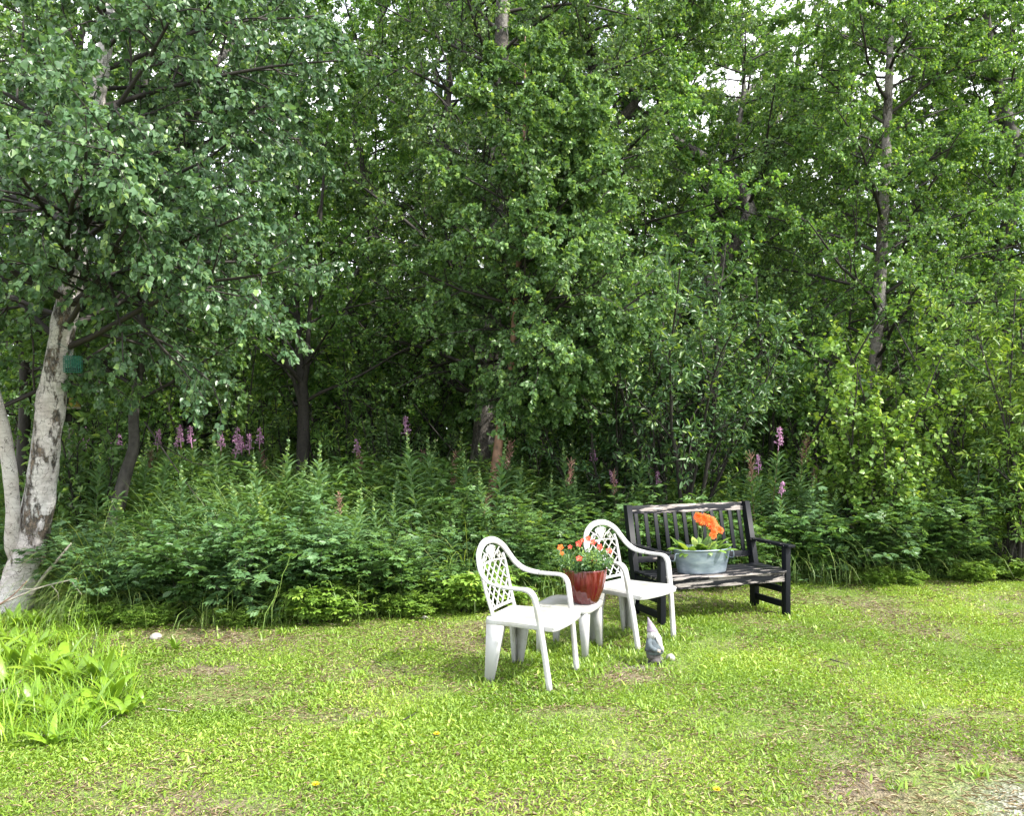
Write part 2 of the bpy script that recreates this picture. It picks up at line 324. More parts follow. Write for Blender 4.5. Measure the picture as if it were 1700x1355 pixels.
def mat_ground():
    m, n, l, b = nodes('ground'); t = n.new('ShaderNodeTexCoord')
    z = noise(n, l, 1.1, 6); z2 = noise(n, l, 26, 6, rough=.7); z3 = noise(n, l, 90, 3)
    soil = ramp(n, l, z2, [(.3, (.06,.045,.030)), (.5, (.17,.13,.085)), (.7, (.34,.29,.20))])
    moss = ramp(n, l, z2, [(.3, (.06,.085,.02)), (.5, (.14,.19,.04)), (.72, (.27,.31,.09))])
    base = mix(n, l, ramp(n, l, z, [(.46, (0, 0, 0)), (.58, (1, 1, 1))]), moss, soil)
    s = n.new('ShaderNodeSeparateXYZ'); l.new(t.outputs['Object'], s.inputs[0])
    def gmask(cx, cy, sx, sy):
        a = n.new('ShaderNodeVectorMath'); a.operation = 'SUBTRACT'; l.new(t.outputs['Object'], a.inputs[0]); a.inputs[1].default_value = (cx, cy, 0)
        c = n.new('ShaderNodeVectorMath'); c.operation = 'DIVIDE'; l.new(a.outputs[0], c.inputs[0]); c.inputs[1].default_value = (sx, sy, 1)
        d = n.new('ShaderNodeVectorMath'); d.operation = 'LENGTH'; l.new(c.outputs[0], d.inputs[0])
        e = n.new('ShaderNodeMath'); e.operation = 'ADD'; l.new(d.outputs['Value'], e.inputs[0]); l.new(z, e.inputs[1])
        return ramp(n, l, e.outputs[0], [(.9/2, (1, 1, 1)), (1.0, (0, 0, 0))])
    vor = n.new('ShaderNodeTexVoronoi'); vor.inputs['Scale'].default_value = 75; l.new(t.outputs['Object'], vor.inputs['Vector'])
    grav = ramp(n, l, vor.outputs['Color'], [(.2, (.07,.06,.055)), (.5, (.22,.20,.19)), (.8, (.44,.42,.41))])
    for c in ((2.35, 3.45, .95, .65), (.86, 5.45, .3, .2)): base = mix(n, l, gmask(*c), base, grav)
    l.new(base, b.inputs['Base Color']); b.inputs['Roughness'].default_value = .95
    ad = n.new('ShaderNodeMath'); ad.operation = 'ADD'; l.new(z2, ad.inputs[0]); l.new(vor.outputs['Distance'], ad.inputs[1]); bump(n, l, b, ad.outputs[0], .8, .02); return m
M['ground'] = mat_ground()

# ------------------------------------------------------------------ ground
mb = MB()
gx = np.concatenate([np.linspace(-300, -12, 14), np.linspace(-11, 11, 180), np.linspace(12, 300, 14)])
gy = np.concatenate([np.linspace(-60, 1, 8), np.linspace(1.5, 18, 150), np.linspace(19, 400, 22)])
X, Y = np.meshgrid(gx, gy); nx, ny = len(gx), len(gy)
i = (np.arange(ny-1)[:, None]*nx + np.arange(nx-1)[None]).ravel()
mb.add(np.stack([X, Y, gz(X, Y)], -1).reshape(-1, 3), np.stack([i, i+1, i+1+nx, i+nx], -1))
tag(mb.build('ground', M['ground'], smooth=True), kind='structure')

BARE = [(-2.5, 6.25, 1.0, .26), (-3.2, 6.0, .35, .2), (-.3, 5.0, .3, .15), (.75, 5.2, .35, .14), (0.0, 6.6, .5, .2), (-.75, 5.35, .35, .25), (-1.0, 4.55, .35, .16), (-1.75, 4.9, .45, .2), (.9, 5.45, .3, .16), (2.15, 3.68, .8, .42), (2.3, 3.3, .95, .5), (1.75, 3.55, .6, .3), (.25, 5.0, .3, .12), (-1.9, 5.4, .4, .2), (3.3, 7.6, .8, .25), (1.2, 6.1, .3, .1), (.35, 4.6, .4, .12), (2.6, 4.6, .4, .12)]
def lawn_density(x, y):
    d = .30 + .95*np.clip((vnoise(x, y, .55) - .28)*1.9, 0, 1)*np.clip(.35 + vnoise(x+7, y, .17)*1.1, 0, 1)
    for cx, cy, a, b_ in BARE: d = d * (1 - .93*np.exp(-(((x-cx)/a)**2 + ((y-cy)/b_)**2)**1.5))
    return d
def lawn():
    r = RNG(11); mb = MB(); n = 1500000
    y = 2.9 + r.random(n)**.8*7.2; x = (r.random(n)*2 - 1)*(y*.66 + .35)
    keep = (r.random(n) < lawn_density(x, y)*np.clip(5.2/y, .5, 1)) & (y < edge_y(x) + .15); x, y = x[keep], y[keep]; n = len(x)
    az = r.random(n)*6.283; el = r.uniform(.05, 1.0, n); L = r.uniform(.011, .025, n)*(.7 + .6*vnoise(x+3, y, .45))*np.where(r.random(n) < .05, 1.8, 1)
    D = np.stack([np.cos(el)*np.cos(az), np.cos(el)*np.sin(az), np.sin(el)], -1)
    z = gz(x, y) + r.random(n)*.016
    t = np.clip(.18 + .5*vnoise(x, y, .8) + r.normal(0, .17, n) + (r.random(n) < .05)*.4, 0, 1)
    q = r.random(n) < .45
    for m_, kd, W in ((q, 'oval', .46), (~q, 'diamond', .17)):
        leaves(mb, np.stack([x, y, z], -1)[m_], D[m_], (np.array([0, 0, 1.]) + r.normal(0, .35, (n, 3)))[m_], (L*np.where(q, .85, 1.15))[m_], W, kd, t[m_])
    return tag(mb.build('lawn_grass', M['lawn']), 'short patchy sunlit lawn of clover and grass leaves', 'grass', kind='stuff')
lawn()
def lawn_tufts():
    """longer leaves the mower missed: round the furniture feet and in loose patches"""
    r = RNG(13); mb = MB(); C = [(.225, 4.91), (.43, 5.31), (-.143, 5.08), (.06, 5.54), (.42, 5.87), (.3, 5.65), (.6, 5.7), (.95, 5.95), (1.23, 6.2), (.7, 6.2), (1.0, 6.5), (1.25, 6.6), (2.35, 6.95), (2.25, 7.4), (1.7, 7.0), (.96, 5.52), (.5, 5.4), (.7, 5.8), (1.1, 6.3), (1.5, 6.8), (1.9, 7.2), (.2, 5.9), (-.05, 5.6)]
    P_ = [np.array([(cx, cy)]) + r.normal(0, .11, (260, 2)) for cx, cy in C]
    for _ in range(150):
        y = r.uniform(3.1, 7.4); x = (r.random()*2-1)*y*.62; P_.append(np.array([(x, y)]) + r.normal(0, .05, (45, 2)))
    P_ = np.concatenate(P_); P_ = P_[P_[:, 1] < edge_y(P_[:, 0]) + .1]; x, y = P_.T; n = len(x); az = r.random(n)*6.28
    p = arcs(r, n, np.stack([x, y, gz(x, y)], -1), r.uniform(.025, .07, n), az, r.uniform(.4, 1.3, n), r.uniform(.1, .5, n), 4)
    ribbons(mb, p, np.array([.5, 1, .8, .06])[None]*r.uniform(.004, .014, n)[:, None], np.stack([-np.sin(az), np.cos(az), 0*az], -1), np.clip(r.normal(.42, .2, n), 0, 1), fold=.1)
    return tag(mb.build('grass_tufts', M['lawn']), 'longer grass tufts round the chair and bench feet and over the lawn', 'grass', kind='stuff')
lawn_tufts()
def dry_thatch():
    r = RNG(12); mb = MB(); n = 60000; y = 2.9 + r.random(n)**.8*5.8; x = (r.random(n)*2-1)*(y*.66+.3); k = (y < edge_y(x)) & (vnoise(x, y, .4) > .35); x, y = x[k], y[k]; n = len(x)
    az = r.random(n)*6.28; D = np.stack([np.cos(az), np.sin(az), r.uniform(-.05, .25, n)], -1)
    leaves(mb, np.stack([x, y, gz(x, y) + .004 + r.random(n)*.012], -1), D, np.array([0, 0, 1.]) + r.normal(0, .3, (n, 3)), r.uniform(.02, .06, n), .09, 'diamond', r.random(n))
    m = leaf_mat('dry_grass', (.16,.11,.06), (.36,.28,.16), (.58,.50,.34), .1, .7, (1, .9, .7))
    return tag(mb.build('dry_grass', m), 'pale dry clippings lying among the lawn leaves', 'grass', kind='stuff')
dry_thatch()

# ------------------------------------------------------------------ trees
def along(paths, radii, idx, t):
    K = paths.shape[1]; u = np.clip(t, 0, 1)*(K-1)*.9999; i = u.astype(int); f = (u-i)[:, None]
    a, b = paths[idx, i], paths[idx, i+1]
    return a*(1-f) + b*f, nrm(b-a), radii[idx, i]*(1-f[:, 0]) + radii[idx, i+1]*f[:, 0]
def grow(r, pos, D, L, r0, K=6, grav=.1, wig=.12, tip=.25):
    n = len(pos); p = np.empty((n, K, 3)); p[:, 0] = pos; d = nrm(D); st = (L/(K-1))[:, None]; g = np.broadcast_to(np.asarray(grav, float), (n,))
    for k in range(1, K):
        p[:, k] = p[:, k-1] + d*st
        d = nrm(d + r.normal(0, wig, (n, 3)) - g[:, None]*np.array([0, 0, 1.])*(.5 + k/K))
    rad = r0[:, None]*np.linspace(1, tip, K)[None]; return p, rad
def spawn(r, paths, radii, n_per, t0, t1, L, ang, r0=.6, **kw):
    N = len(paths); idx = np.repeat(np.arange(N), n_per); n = len(idx)
    t = t0 + (t1-t0)*((np.tile(np.arange(n_per), N) + r.random(n))/n_per)
    p, T, rd = along(paths, radii, idx, t)
    q = nrm(np.cross(T, nrm(r.normal(0, 1, (n, 3))))); a = r.normal(ang, .2, n)[:, None]
    D = np.cos(a)*T + np.sin(a)*q
    plen = np.linalg.norm(np.diff(paths, axis=1), axis=-1).sum(1)[idx]
    LL = plen*L*(1.15 - .65*t)*r.uniform(.7, 1.25, n)
    return grow(r, p, D, LL, np.minimum(rd*r0, .004 + LL*.012), **kw)
def keep_in_view(r, pos, far=.3):
    """outside the picture's cone the crown is thinner"""
    x, y = pix(pos); m = (x > -260) & (x < 1960) & (y > -260)
    return m | (r.random(len(pos)) < far)
def leaf_out(r, mb, paths, n_per, size, W, kind, droop=.5, tint=(.35, .2), young=.15, t0=.1, cull=None, up=.5, thin=1.0):
    N = len(paths); idx = np.repeat(np.arange(N), n_per); n = len(idx); t = t0 + (1-t0)*r.random(n)
    p, T, _ = along(paths, np.ones(paths.shape[:2]), idx, t)
    q = nrm(np.cross(T, r.normal(0, 1, (n, 3))))
    D = nrm(T*.45 + q*.8 - np.array([0, 0, 1.])*droop*r.uniform(.3, 1.5, n)[:, None]); p = p + D*.012
    Nn = r.normal(0, .55, (n, 3)) + np.array([0, 0, up]) + T*.2
    tw = r.normal(0, .10, N)[idx]
    ti = np.clip(r.normal(tint[0], tint[1], n) + tw + (t > .8)*(r.random(n) < young)*.4, 0, 1)
    L = size*r.uniform(.65, 1.2, n)*np.where(t > .9, .8, 1)
    if thin < 1: k = r.random(n) < thin
    else: k = np.ones(n, bool)
    if cull is not None: k &= keep_in_view(r, p + cull)
    leaves(mb, p[k], D[k], Nn[k], L[k], W, kind, ti[k]); return mb

def crown(r, trunk, trad, n_limb, t0, t1, llen, lang, subs, twigs, nleaf, size, W=.8, kind='ovate', grav=(.04, .10, .22), droop=.7, limb_r=.35, cull=None,
          azbias=None, tint=(.35, .2), young=.2, up=.5, twl=.45):
    """llen(t) = limb length at trunk parameter t; returns branch MB and leaf MB"""
    tr = trunk[None]; rr = trad[None]
    t = np.sort(t0 + (t1-t0)*(np.arange(n_limb) + r.random(n_limb))/n_limb); p, T, rd = along(tr, rr, np.zeros(n_limb, int), t)
    az = np.arange(n_limb)*2.39996 + r.normal(0, .3, n_limb)
    if azbias is not None:
        m = r.random(n_limb) < azbias[1]; az = np.where(m, azbias[0] + r.normal(0, .75, n_limb), az)
    a = r.normal(lang, .13, n_limb)[:, None]
    D = np.sin(a)*np.stack([np.cos(az), np.sin(az), 0*az], -1) + np.cos(a)*T
    L = np.array([llen(q) for q in t])*r.uniform(.75, 1.15, n_limb)
    l1, r1 = grow(r, p, D, L, np.minimum(rd*.6, .006 + L*limb_r*.03), K=8, grav=grav[0], wig=.10)
    l2, r2 = spawn(r, l1, r1, subs, .15, 1, .48, .85, grav=grav[1], K=6, wig=.14)
    l3, r3 = spawn(r, l2, r2, twigs, .1, 1, twl, .8, grav=grav[2], K=5, wig=.16)
    if cull is not None:
        k = keep_in_view(r, l3[:, 2] + cull, .45); l3, r3 = l3[k], r3[k]
    bm, lm = MB(), MB()
    tubes(bm, l1, r1, 6); tubes(bm, l2, r2, 4); tubes(bm, l3, np.maximum(r3, .0016), 3)
    leaf_out(r, lm, l3, nleaf, size, W, kind, droop, tint, young, cull=cull, up=up)
    leaf_out(r, lm, tr[:, -max(4, len(trunk)//4):], 90, size, W, kind, droop, tint, young, cull=cull, up=up)
    leaf_out(r, lm, l2, max(2, nleaf//3), size, W, kind, droop, tint, young, t0=.3, cull=cull, up=up)
    return bm, lm
def trunk_mesh(path, rad, sides=14, rough=.08, seed=1, n=40):
    r = RNG(seed); p = catmull(path, n); q = np.interp(np.linspace(0, 1, n), np.linspace(0, 1, len(rad)), rad)
    wv = 1 + rough*r.normal(0, 1, (1, n, sides)); wv[:, 1:] = .55*wv[:, 1:] + .45*wv[:, :-1]
    mb = MB(); tubes(mb, p, q, sides, warp=wv); return mb, p, q

ALLB = 'birch and willow trees at the wood edge'
def rooted(pts, base):                                   # path in the thing's own coordinates
    return np.array(pts) - np.array(base)

# --- big leaning birch at the left (two stems from one foot)
def left_birch():
    r = RNG(21); base = P(22, 1022, 7.25); base[2] = 0
    t = thing('birch_tree', 'leaning white-barked birch with peeling trunk and drooping leafy crown at the left lawn edge', 'tree', base)
    pts = [P(14, 1045, 7.25), P(28, 985, 7.22), P(44, 925, 7.2), P(62, 850, 7.2), P(74, 760, 7.15), P(86, 660, 7.1), (P(104, 550, 7.05)), P(118, 470, 7.0), P(135, 350, 6.95), P(160, 180, 6.9), P(185, 0, 6.9), P(205, -200, 6.95), P(215, -480, 7.0)]
    rad = [.18, .152, .138, .128, .118, .115, .10, .095, .08, .065, .05, .035, .01]
    mb, p, q = trunk_mesh(rooted(pts, base), rad, 22, .07, 3, 70); mb.build('trunk', M['birch_bark'], t, True)
    pts2 = [P(34, 945, 7.2), P(20, 905, 7.1), P(22, 850, 7.05), P(16, 780, 7.0), P(2, 700, 6.95), P(-22, 610, 6.9), P(-60, 450, 6.8), P(-100, 250, 6.8), P(-130, 0, 6.8), P(-150, -250, 6.8)]
    rad2 = [.05, .060, .058, .056, .054, .052, .052, .042, .03, .012]
    mb, p2, q2 = trunk_mesh(rooted(pts2, base), rad2, 14, .05, 4, 50); mb.build('stem', M['birch_smooth'], t, True)
    bm, lm = crown(r, p, q, 40, .465, .96, lambda s: 2.75*(1-.55*max(0, (s-.46)/.52)), 1.15, 10, 9, 20, .053, .82, 'ovate', (.04, .10, .22), .85, cull=base, azbias=(-.15, .45), tint=(.35, .2))
    b2, l2 = crown(r, p2, q2, 14, .45, .97, lambda s: 1.9, 1.1, 8, 8, 15, .054, .82, 'ovate', (.05, .12, .26), .85, cull=base, azbias=(-1.3, .5), tint=(.35, .2))
    for a, b in ((bm, b2), (lm, l2)):
        for k, fl in b.f.items(): a.f.setdefault(k, []).extend([f + a.n for f in fl])
        a.v += b.v; a.t += b.t; a.n += b.n
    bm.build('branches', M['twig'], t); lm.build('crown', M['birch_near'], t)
left_birch()

def tree(name, label, pts, rad, bark, leaf, seed, cr, base=None, sides=12, extra=None):
    base = np.array(pts[0]) if base is None else base; base = base.copy(); base[2] = 0
    t = thing(name, label, 'tree', base)
    mb, p, q = trunk_mesh(rooted(pts, base), rad, sides, .07, seed, 36); mb.build('trunk', M[bark], t, True)
    if extra:
        for e, (pt2, rd2, bk) in enumerate(extra):
            m2, _, _ = trunk_mesh(rooted(pt2, base), rd2, 8, .06, seed+e+50, 24); m2.build('stem', M[bk], t, True)
    bm, lm = crown(RNG(seed), p, q, cull=base, **cr); bm.build('branches', M['twig'], t); lm.build('crown', M[leaf], t); return t

tree('birch_tree', 'thick grey-trunked birch rising behind the front white chair in the middle of the wood edge',
     [P(800, 900, 10.6), P(802, 800, 10.6), P(812, 680, 10.6), P(818, 560, 10.6), P(824, 420, 10.6), P(830, 250, 10.6), P(832, 80, 10.6), P(838, -150, 10.6), P(842, -500, 10.6)],
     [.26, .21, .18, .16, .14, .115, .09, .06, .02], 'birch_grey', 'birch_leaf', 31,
     dict(n_limb=46, t0=.24, t1=.97, llen=lambda s: 2.9*(1-.5*max(0, (s-.3)/.7)), lang=1.15, subs=10, twigs=9, nleaf=27, size=.046, tint=(.36, .2)))
tree('birch_tree', 'young red-stemmed birch with bright drooping cone of leaves in front of the thick grey birch',
     [P(812, 865, 9.1), P(826, 750, 9.05), P(832, 700, 9.0), P(846, 645, 8.9), P(851, 590, 8.75), P(858, 480, 8.6), P(866, 360, 8.5), P(870, 220, 8.45), P(872, 60, 8.45)],
     [.062, .055, .05, .045, .04, .033, .025, .016, .006], 'red_bark', 'birch_sun', 32,
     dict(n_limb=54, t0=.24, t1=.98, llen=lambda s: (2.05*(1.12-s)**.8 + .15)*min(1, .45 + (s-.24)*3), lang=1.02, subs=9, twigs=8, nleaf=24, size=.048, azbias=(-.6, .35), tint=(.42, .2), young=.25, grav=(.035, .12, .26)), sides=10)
tree('birch_tree', 'slender pale-trunked birch standing upright to the right beyond the bench',
     [P(1446, 880, 11.0), P(1450, 700, 11.0), P(1454, 590, 11.0), P(1463, 420, 11.0), P(1470, 280, 11.0), P(1476, 130, 11.0), P(1480, 0, 11.0), P(1483, -350, 11.0)],
     [.11, .095, .085, .075, .066, .052, .04, .01], 'birch_pale', 'wood_leaf', 33,
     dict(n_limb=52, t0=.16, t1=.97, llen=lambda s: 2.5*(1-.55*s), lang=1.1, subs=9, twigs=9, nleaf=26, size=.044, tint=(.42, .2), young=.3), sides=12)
tree('alder_tree', 'thin dark leaning tree with a bent stem just right of the white birch trunk',
     [P(188, 870, 8.6), P(205, 800, 8.6), P(222, 740, 8.6), P(222, 690, 8.6), P(230, 620, 8.6), P(238, 540, 8.6), P(232, 400, 8.6), P(240, 200, 8.6), P(245, -50, 8.6)],
     [.085, .068, .056, .052, .048, .045, .04, .028, .008], 'grey_bark', 'birch_leaf', 34,
     dict(n_limb=26, t0=.42, t1=.98, llen=lambda s: 1.7*(1.2-s)+.3, lang=1.1, subs=7, twigs=7, nleaf=17, size=.054, tint=(.3, .18)), sides=10)
tree('alder_tree', 'dark forked tree with two thin stems midway between the birch trunk and the front chair',
     [P(500, 860, 10.3), P(502, 780, 10.3), P(504, 700, 10.3), P(502, 640, 10.3), P(495, 560, 10.3), P(490, 420, 10.3), P(496, 250, 10.3), P(505, 50, 10.3)],
     [.10, .085, .075, .06, .04, .035, .025, .008], 'dark_bark', 'wood_leaf', 35,
     dict(n_limb=24, t0=.35, t1=.98, llen=lambda s: 1.6*(1.25-s)+.3, lang=1.0, subs=7, twigs=7, nleaf=17, size=.054, tint=(.32, .2)), sides=9,
     extra=[([P(503, 650, 10.3), P(510, 600, 10.25), P(514, 520, 10.2), P(530, 380, 10.2), P(545, 200, 10.2)], [.045, .036, .03, .024, .008], 'dark_bark'), ([P(503, 690, 10.3), P(485, 620, 10.2), P(470, 570, 10.2), P(440, 480, 10.1)], [.03, .022, .016, .006], 'dark_bark')])
tree('alder_tree', 'dark slim tree seen between the two stems of the left birch',
     [P(36, 860, 9.3), P(38, 760, 9.3), P(42, 660, 9.3), P(38, 560, 9.3), P(30, 400, 9.3), P(35, 200, 9.3), P(40, 0, 9.3)], [.08, .07, .06, .055, .045, .03, .01], 'dark_bark', 'birch_leaf', 36,
     dict(n_limb=22, t0=.4, t1=.98, llen=lambda s: 1.6*(1.2-s)+.3, lang=1.1, subs=7, twigs=6, nleaf=15, size=.054, tint=(.28, .18)), sides=9)
tree('alder_tree', 'slim grey tree whose stem passes under the green wire feeder',
     [P(70, 860, 8.9), P(88, 760, 8.9), P(103, 680, 8.9), P(120, 600, 8.9), P(140, 480, 8.9), P(165, 300, 8.9), P(180, 80, 8.9)], [.065, .058, .05, .045, .04, .025, .01], 'grey_bark', 'birch_leaf', 37,
     dict(n_limb=18, t0=.45, t1=.98, llen=lambda s: 1.4*(1.2-s)+.3, lang=1.1, subs=6, twigs=6, nleaf=15, size=.054, tint=(.28, .18)), sides=9)

# --- willow shrubs and young poplars: many upright stems
def shrub(name, label, px, py_top, d, spread, nst, stems_bark, leaf, seed, size, W, kind, young=.4, tint=(.4, .2), sub=6, tw=5, nl=9, up=.6, droop=.15, group=None, cat='shrub', zmin=.25):
    r = RNG(seed); b = P(px, 800, d); b[2] = float(gz(b[0], b[1])); H = CH - (py_top - HY)/F*d
    t = thing(name, label, cat, b, group=group)
    az = r.random(nst)*6.283; ln = r.uniform(.08, .42, nst)*spread
    D = np.stack([np.cos(az)*ln, np.sin(az)*ln, np.ones(nst)], -1); L = H*r.uniform(.6, 1.06, nst)
    p0 = np.stack([np.cos(az), np.sin(az), 0*az], -1)*r.uniform(.02, .16, nst)[:, None]
    s, sr = grow(r, p0, D, L, .006 + L*.006, K=9, grav=.02, wig=.06)
    l2, r2 = spawn(r, s, sr, sub, zmin, .95, .34, .55, grav=-.03, K=5, wig=.1)
    l3, r3 = spawn(r, l2, r2, tw, .15, 1, .42, .6, grav=0, K=4, wig=.12)
    bm, lm = MB(), MB(); tubes(bm, s, sr, 6); tubes(bm, l2, r2, 4); tubes(bm, l3, np.maximum(r3, .0014), 3)
    bm.build('stems', M[stems_bark], t)
    for q, f in ((l3, 1), (l2, .8), (s[:, 4:], .8)): leaf_out(r, lm, q, max(3, int(nl*f)), size, W, kind, droop, tint, young, cull=b, up=up)
    lm.build('foliage', M[leaf], t); return t
shrub('willow_shrub', 'tall grey-green willow shrub with upright leafy shoots behind the bench', 1125, 420, 9.6, 1.0, 17, 'dark_bark', 'willow_leaf', 41, .082, .38, 'oval', sub=8, tw=6, nl=11)
shrub('willow_shrub', 'dusky willow shrub directly behind the rear white chair', 1010, 560, 9.7, 1.1, 10, 'dark_bark', 'willow_leaf', 42, .078, .38, 'oval', tint=(.25, .18), young=.2)
shrub('poplar_sapling', 'young poplar with bright heart-shaped leaves right of the bench', 1440, 590, 8.95, .7, 9, 'dark_bark', 'bright_leaf', 43, .066, .8, 'ovate', sub=7, tw=6, nl=9, droop=.4, tint=(.35, .25), cat='sapling')
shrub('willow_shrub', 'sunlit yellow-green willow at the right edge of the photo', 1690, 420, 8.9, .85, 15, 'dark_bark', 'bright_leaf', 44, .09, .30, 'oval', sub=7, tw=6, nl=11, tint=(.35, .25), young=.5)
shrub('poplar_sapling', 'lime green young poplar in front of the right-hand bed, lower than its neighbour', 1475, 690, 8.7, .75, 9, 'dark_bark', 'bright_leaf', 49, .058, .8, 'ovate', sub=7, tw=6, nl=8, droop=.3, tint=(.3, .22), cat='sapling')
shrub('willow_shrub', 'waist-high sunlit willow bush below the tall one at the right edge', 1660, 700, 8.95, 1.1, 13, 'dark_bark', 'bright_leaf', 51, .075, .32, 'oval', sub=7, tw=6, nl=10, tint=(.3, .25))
shrub('willow_shrub', 'low leafy willow beside the sunlit one at right', 1590, 720, 9.3, 1.1, 10, 'grey_bark', 'willow_leaf', 45, .07, .36, 'oval', tint=(.5, .2), nl=8)
shrub('maple_sapling', 'bright lime sapling glowing in a gap of the dark wood at left', 372, 540, 10.9, 1.0, 6, 'dark_bark', 'bright_leaf', 46, .07, .75, 'ovate', tint=(.35, .2), nl=8, cat='sapling')
shrub('willow_shrub', 'narrow-leaved willow beside the dark forked tree', 585, 600, 10.8, .9, 9, 'dark_bark', 'wood_leaf', 47, .09, .2, 'oval', tint=(.5, .25), nl=9)
shrub('willow_shrub', 'dark leafy shrub low beside the bent thin tree at left', 165, 640, 8.9, 1.2, 8, 'dark_bark', 'birch_leaf', 48, .085, .45, 'oval', tint=(.3, .18), nl=7)

# --- trees further back: a few trees grown once, then copied
def woodland():
    protos = []
    for k, (hh, leaf, bark, lw, sz) in enumerate(((10.5, 'wood_leaf', 'grey_bark', 2.5, .047), (10.0, 'birch_leaf', 'birch_grey', 2.3, .046), (9.5, 'wood_leaf', 'dark_bark', 2.4, .049), (8.5, 'wood_leaf', 'birch_grey', 2.2, .046))):
        r = RNG(60+k); t = thing('birch_tree', '', 'tree', (0, 0, 0))
        pts = [np.array([r.normal(0, .12)*q, r.normal(0, .12)*q, q*hh/6 - .1*(q == 0)]) for q in range(7)]
        mb, p, q = trunk_mesh(pts, [.16, .13, .115, .095, .07, .045, .01], 9, .07, k, 24); mb.build('trunk', M[bark], t, True)
        bm, lm = crown(r, p, q, 46, .10, .98, lambda s: lw*(1-.6*s) + .25, 1.1, 9, 7, 27, sz, .8, 'diamond' if k % 2 else 'ovate', tint=(.38, .2), young=.3)
        bm.build('branches', M['twig'], t); lm.build('crown', M[leaf], t); protos.append(t)
    spots = [  # px, depth, proto, scale, phrase
     (-60, 11.5, 0, 1.0, 'behind the left birch at the left edge'), (150, 12.8, 2, 1.0, 'behind the wire feeder'), (320, 13.4, 1, 1.02, 'behind the lime sapling'),
     (440, 14.6, 3, 1.1, 'in the second row between the sapling and the forked tree'), (610, 12.6, 0, .95, 'behind the narrow-leaved willow'), (700, 13.8, 2, 1.05, 'left of the thick grey birch'),
     (930, 13.0, 1, 1.0, 'right of the thick grey birch'), (1055, 12.0, 2, 1.05, 'straight behind the rear white chair'), (1195, 12.6, 1, 1.05, 'behind the tall willow shrub'),
     (1340, 15.2, 3, 1.0, 'in the sky gap beyond the bench'), (1600, 12.4, 0, 1.0, 'right of the slender pale birch'), (1730, 13.2, 2, 1.0, 'at the right edge behind the sunlit willow'),
     (1540, 15.0, 1, .95, 'in the second row right of the slender birch'), (1130, 16.0, 0, .95, 'in the third row behind the bench'), (860, 16.5, 0, 1.0, 'hidden deep behind the thick birch'),
     (240, 17.0, 0, 1.05, 'deep in the wood at left'), (20, 15.5, 1, 1.0, 'deep in the wood at the far left'), (540, 17.5, 2, .95, 'deep behind the forked tree'),
     (1400, 17.5, 2, .85, 'deep behind the slender birch'), (1680, 17.0, 3, 1.0, 'deep in the wood at the far right'), (1220, 18.5, 1, 1.2, 'deep in the wood under the sky gap'), (1345, 20.0, 1, 1.25, 'far back behind the sky gap'), (780, 19.0, 1, 1.2, 'far back left of the thick birch'), (1250, 14.2, 0, .88, 'between the willow shrub and the slender birch')]
    for i, (px, d, k, s, ph) in enumerate(spots):
        first = not any(q[2] == k for q in spots[:i])
        o = protos[k] if first else copy_tree(protos[k])
        o.location = ((px-850)/F*d, d, float(gz((px-850)/F*d, d))); o.rotation_euler = (0, 0, i*1.7); o.scale = (s, s, s)
        tag(o, ('green leafy woodland tree ' if k % 2 == 0 else 'grey-trunked woodland birch ') + ph, 'tree', 'trees behind the wood edge')
woodland()
def low_trees():
    """bushy young growth filling the dark storey under the crowns"""
    protos = [shrub('understorey_bush', '', 850, 520, 12, 1.5, 13, 'dark_bark', lf, 80+k, .075, .6, 'diamond', sub=6, tw=5, nl=10, tint=(.3, .2), up=.5, zmin=.1, cat='bush') for k, lf in enumerate(('birch_leaf', 'wood_leaf'))]
    spots = [(40, 11.8), (210, 11.4), (640, 11.9), (740, 11.6), (900, 11.5), (985, 11.2), (1090, 11.6), (1260, 11.0), (1350, 11.5), (1390, 10.6), (1520, 11.2), (1640, 11.4), (1730, 10.8), (1300, 13.0), (480, 13.2), (100, 13.8), (850, 13.4), (1560, 13.3), (1180, 13.5), (680, 14.5), (300, 15), (400, 16), (1010, 14.6), (1450, 14.9), (455, 11.0), (570, 11.4), (665, 10.5), (905, 10.3)]
    ph = ['behind the left birch', 'behind the bent thin tree', 'left of the thick birch, farther left', 'at the foot of the thick birch, left side', 'at the foot of the thick birch, right side', 'between the thick birch and the dusky willow',
          'behind the tall willow', 'right of the tall willow', 'behind the fireweed by the bench', 'left of the slender birch foot', 'right of the slender birch foot', 'behind the low willow', 'at the right edge behind the sunlit willow',
          'farther back in the sky gap', 'behind the dark forked tree', 'far back behind the feeder', 'far back behind the thick birch', 'far back right of the slender birch', 'far back behind the tall willow', 'deep left of the thick birch', 'deep behind the lime sapling, left side', 'deep behind the lime sapling, right side', 'deep behind the rear chair', 'deep behind the slender birch', 'low left of the dark forked tree', 'low right of the dark forked tree', 'low between forked tree and thick birch', 'low just right of the thick birch trunk']
    for i, (px, d) in enumerate(spots):
        o = protos[i] if i < 2 else copy_tree(protos[i % 2])
        o.location = ((px-850)/F*d, d, float(gz((px-850)/F*d, d))); o.rotation_euler = (0, 0, i*2.1); s = (.85 if i < 24 else .5) + .3*((i*7) % 5)/5; o.scale = (s, s, s)
        tag(o, 'leafy understorey bush ' + ph[i], 'bush', 'understorey bushes under the trees')
low_trees()
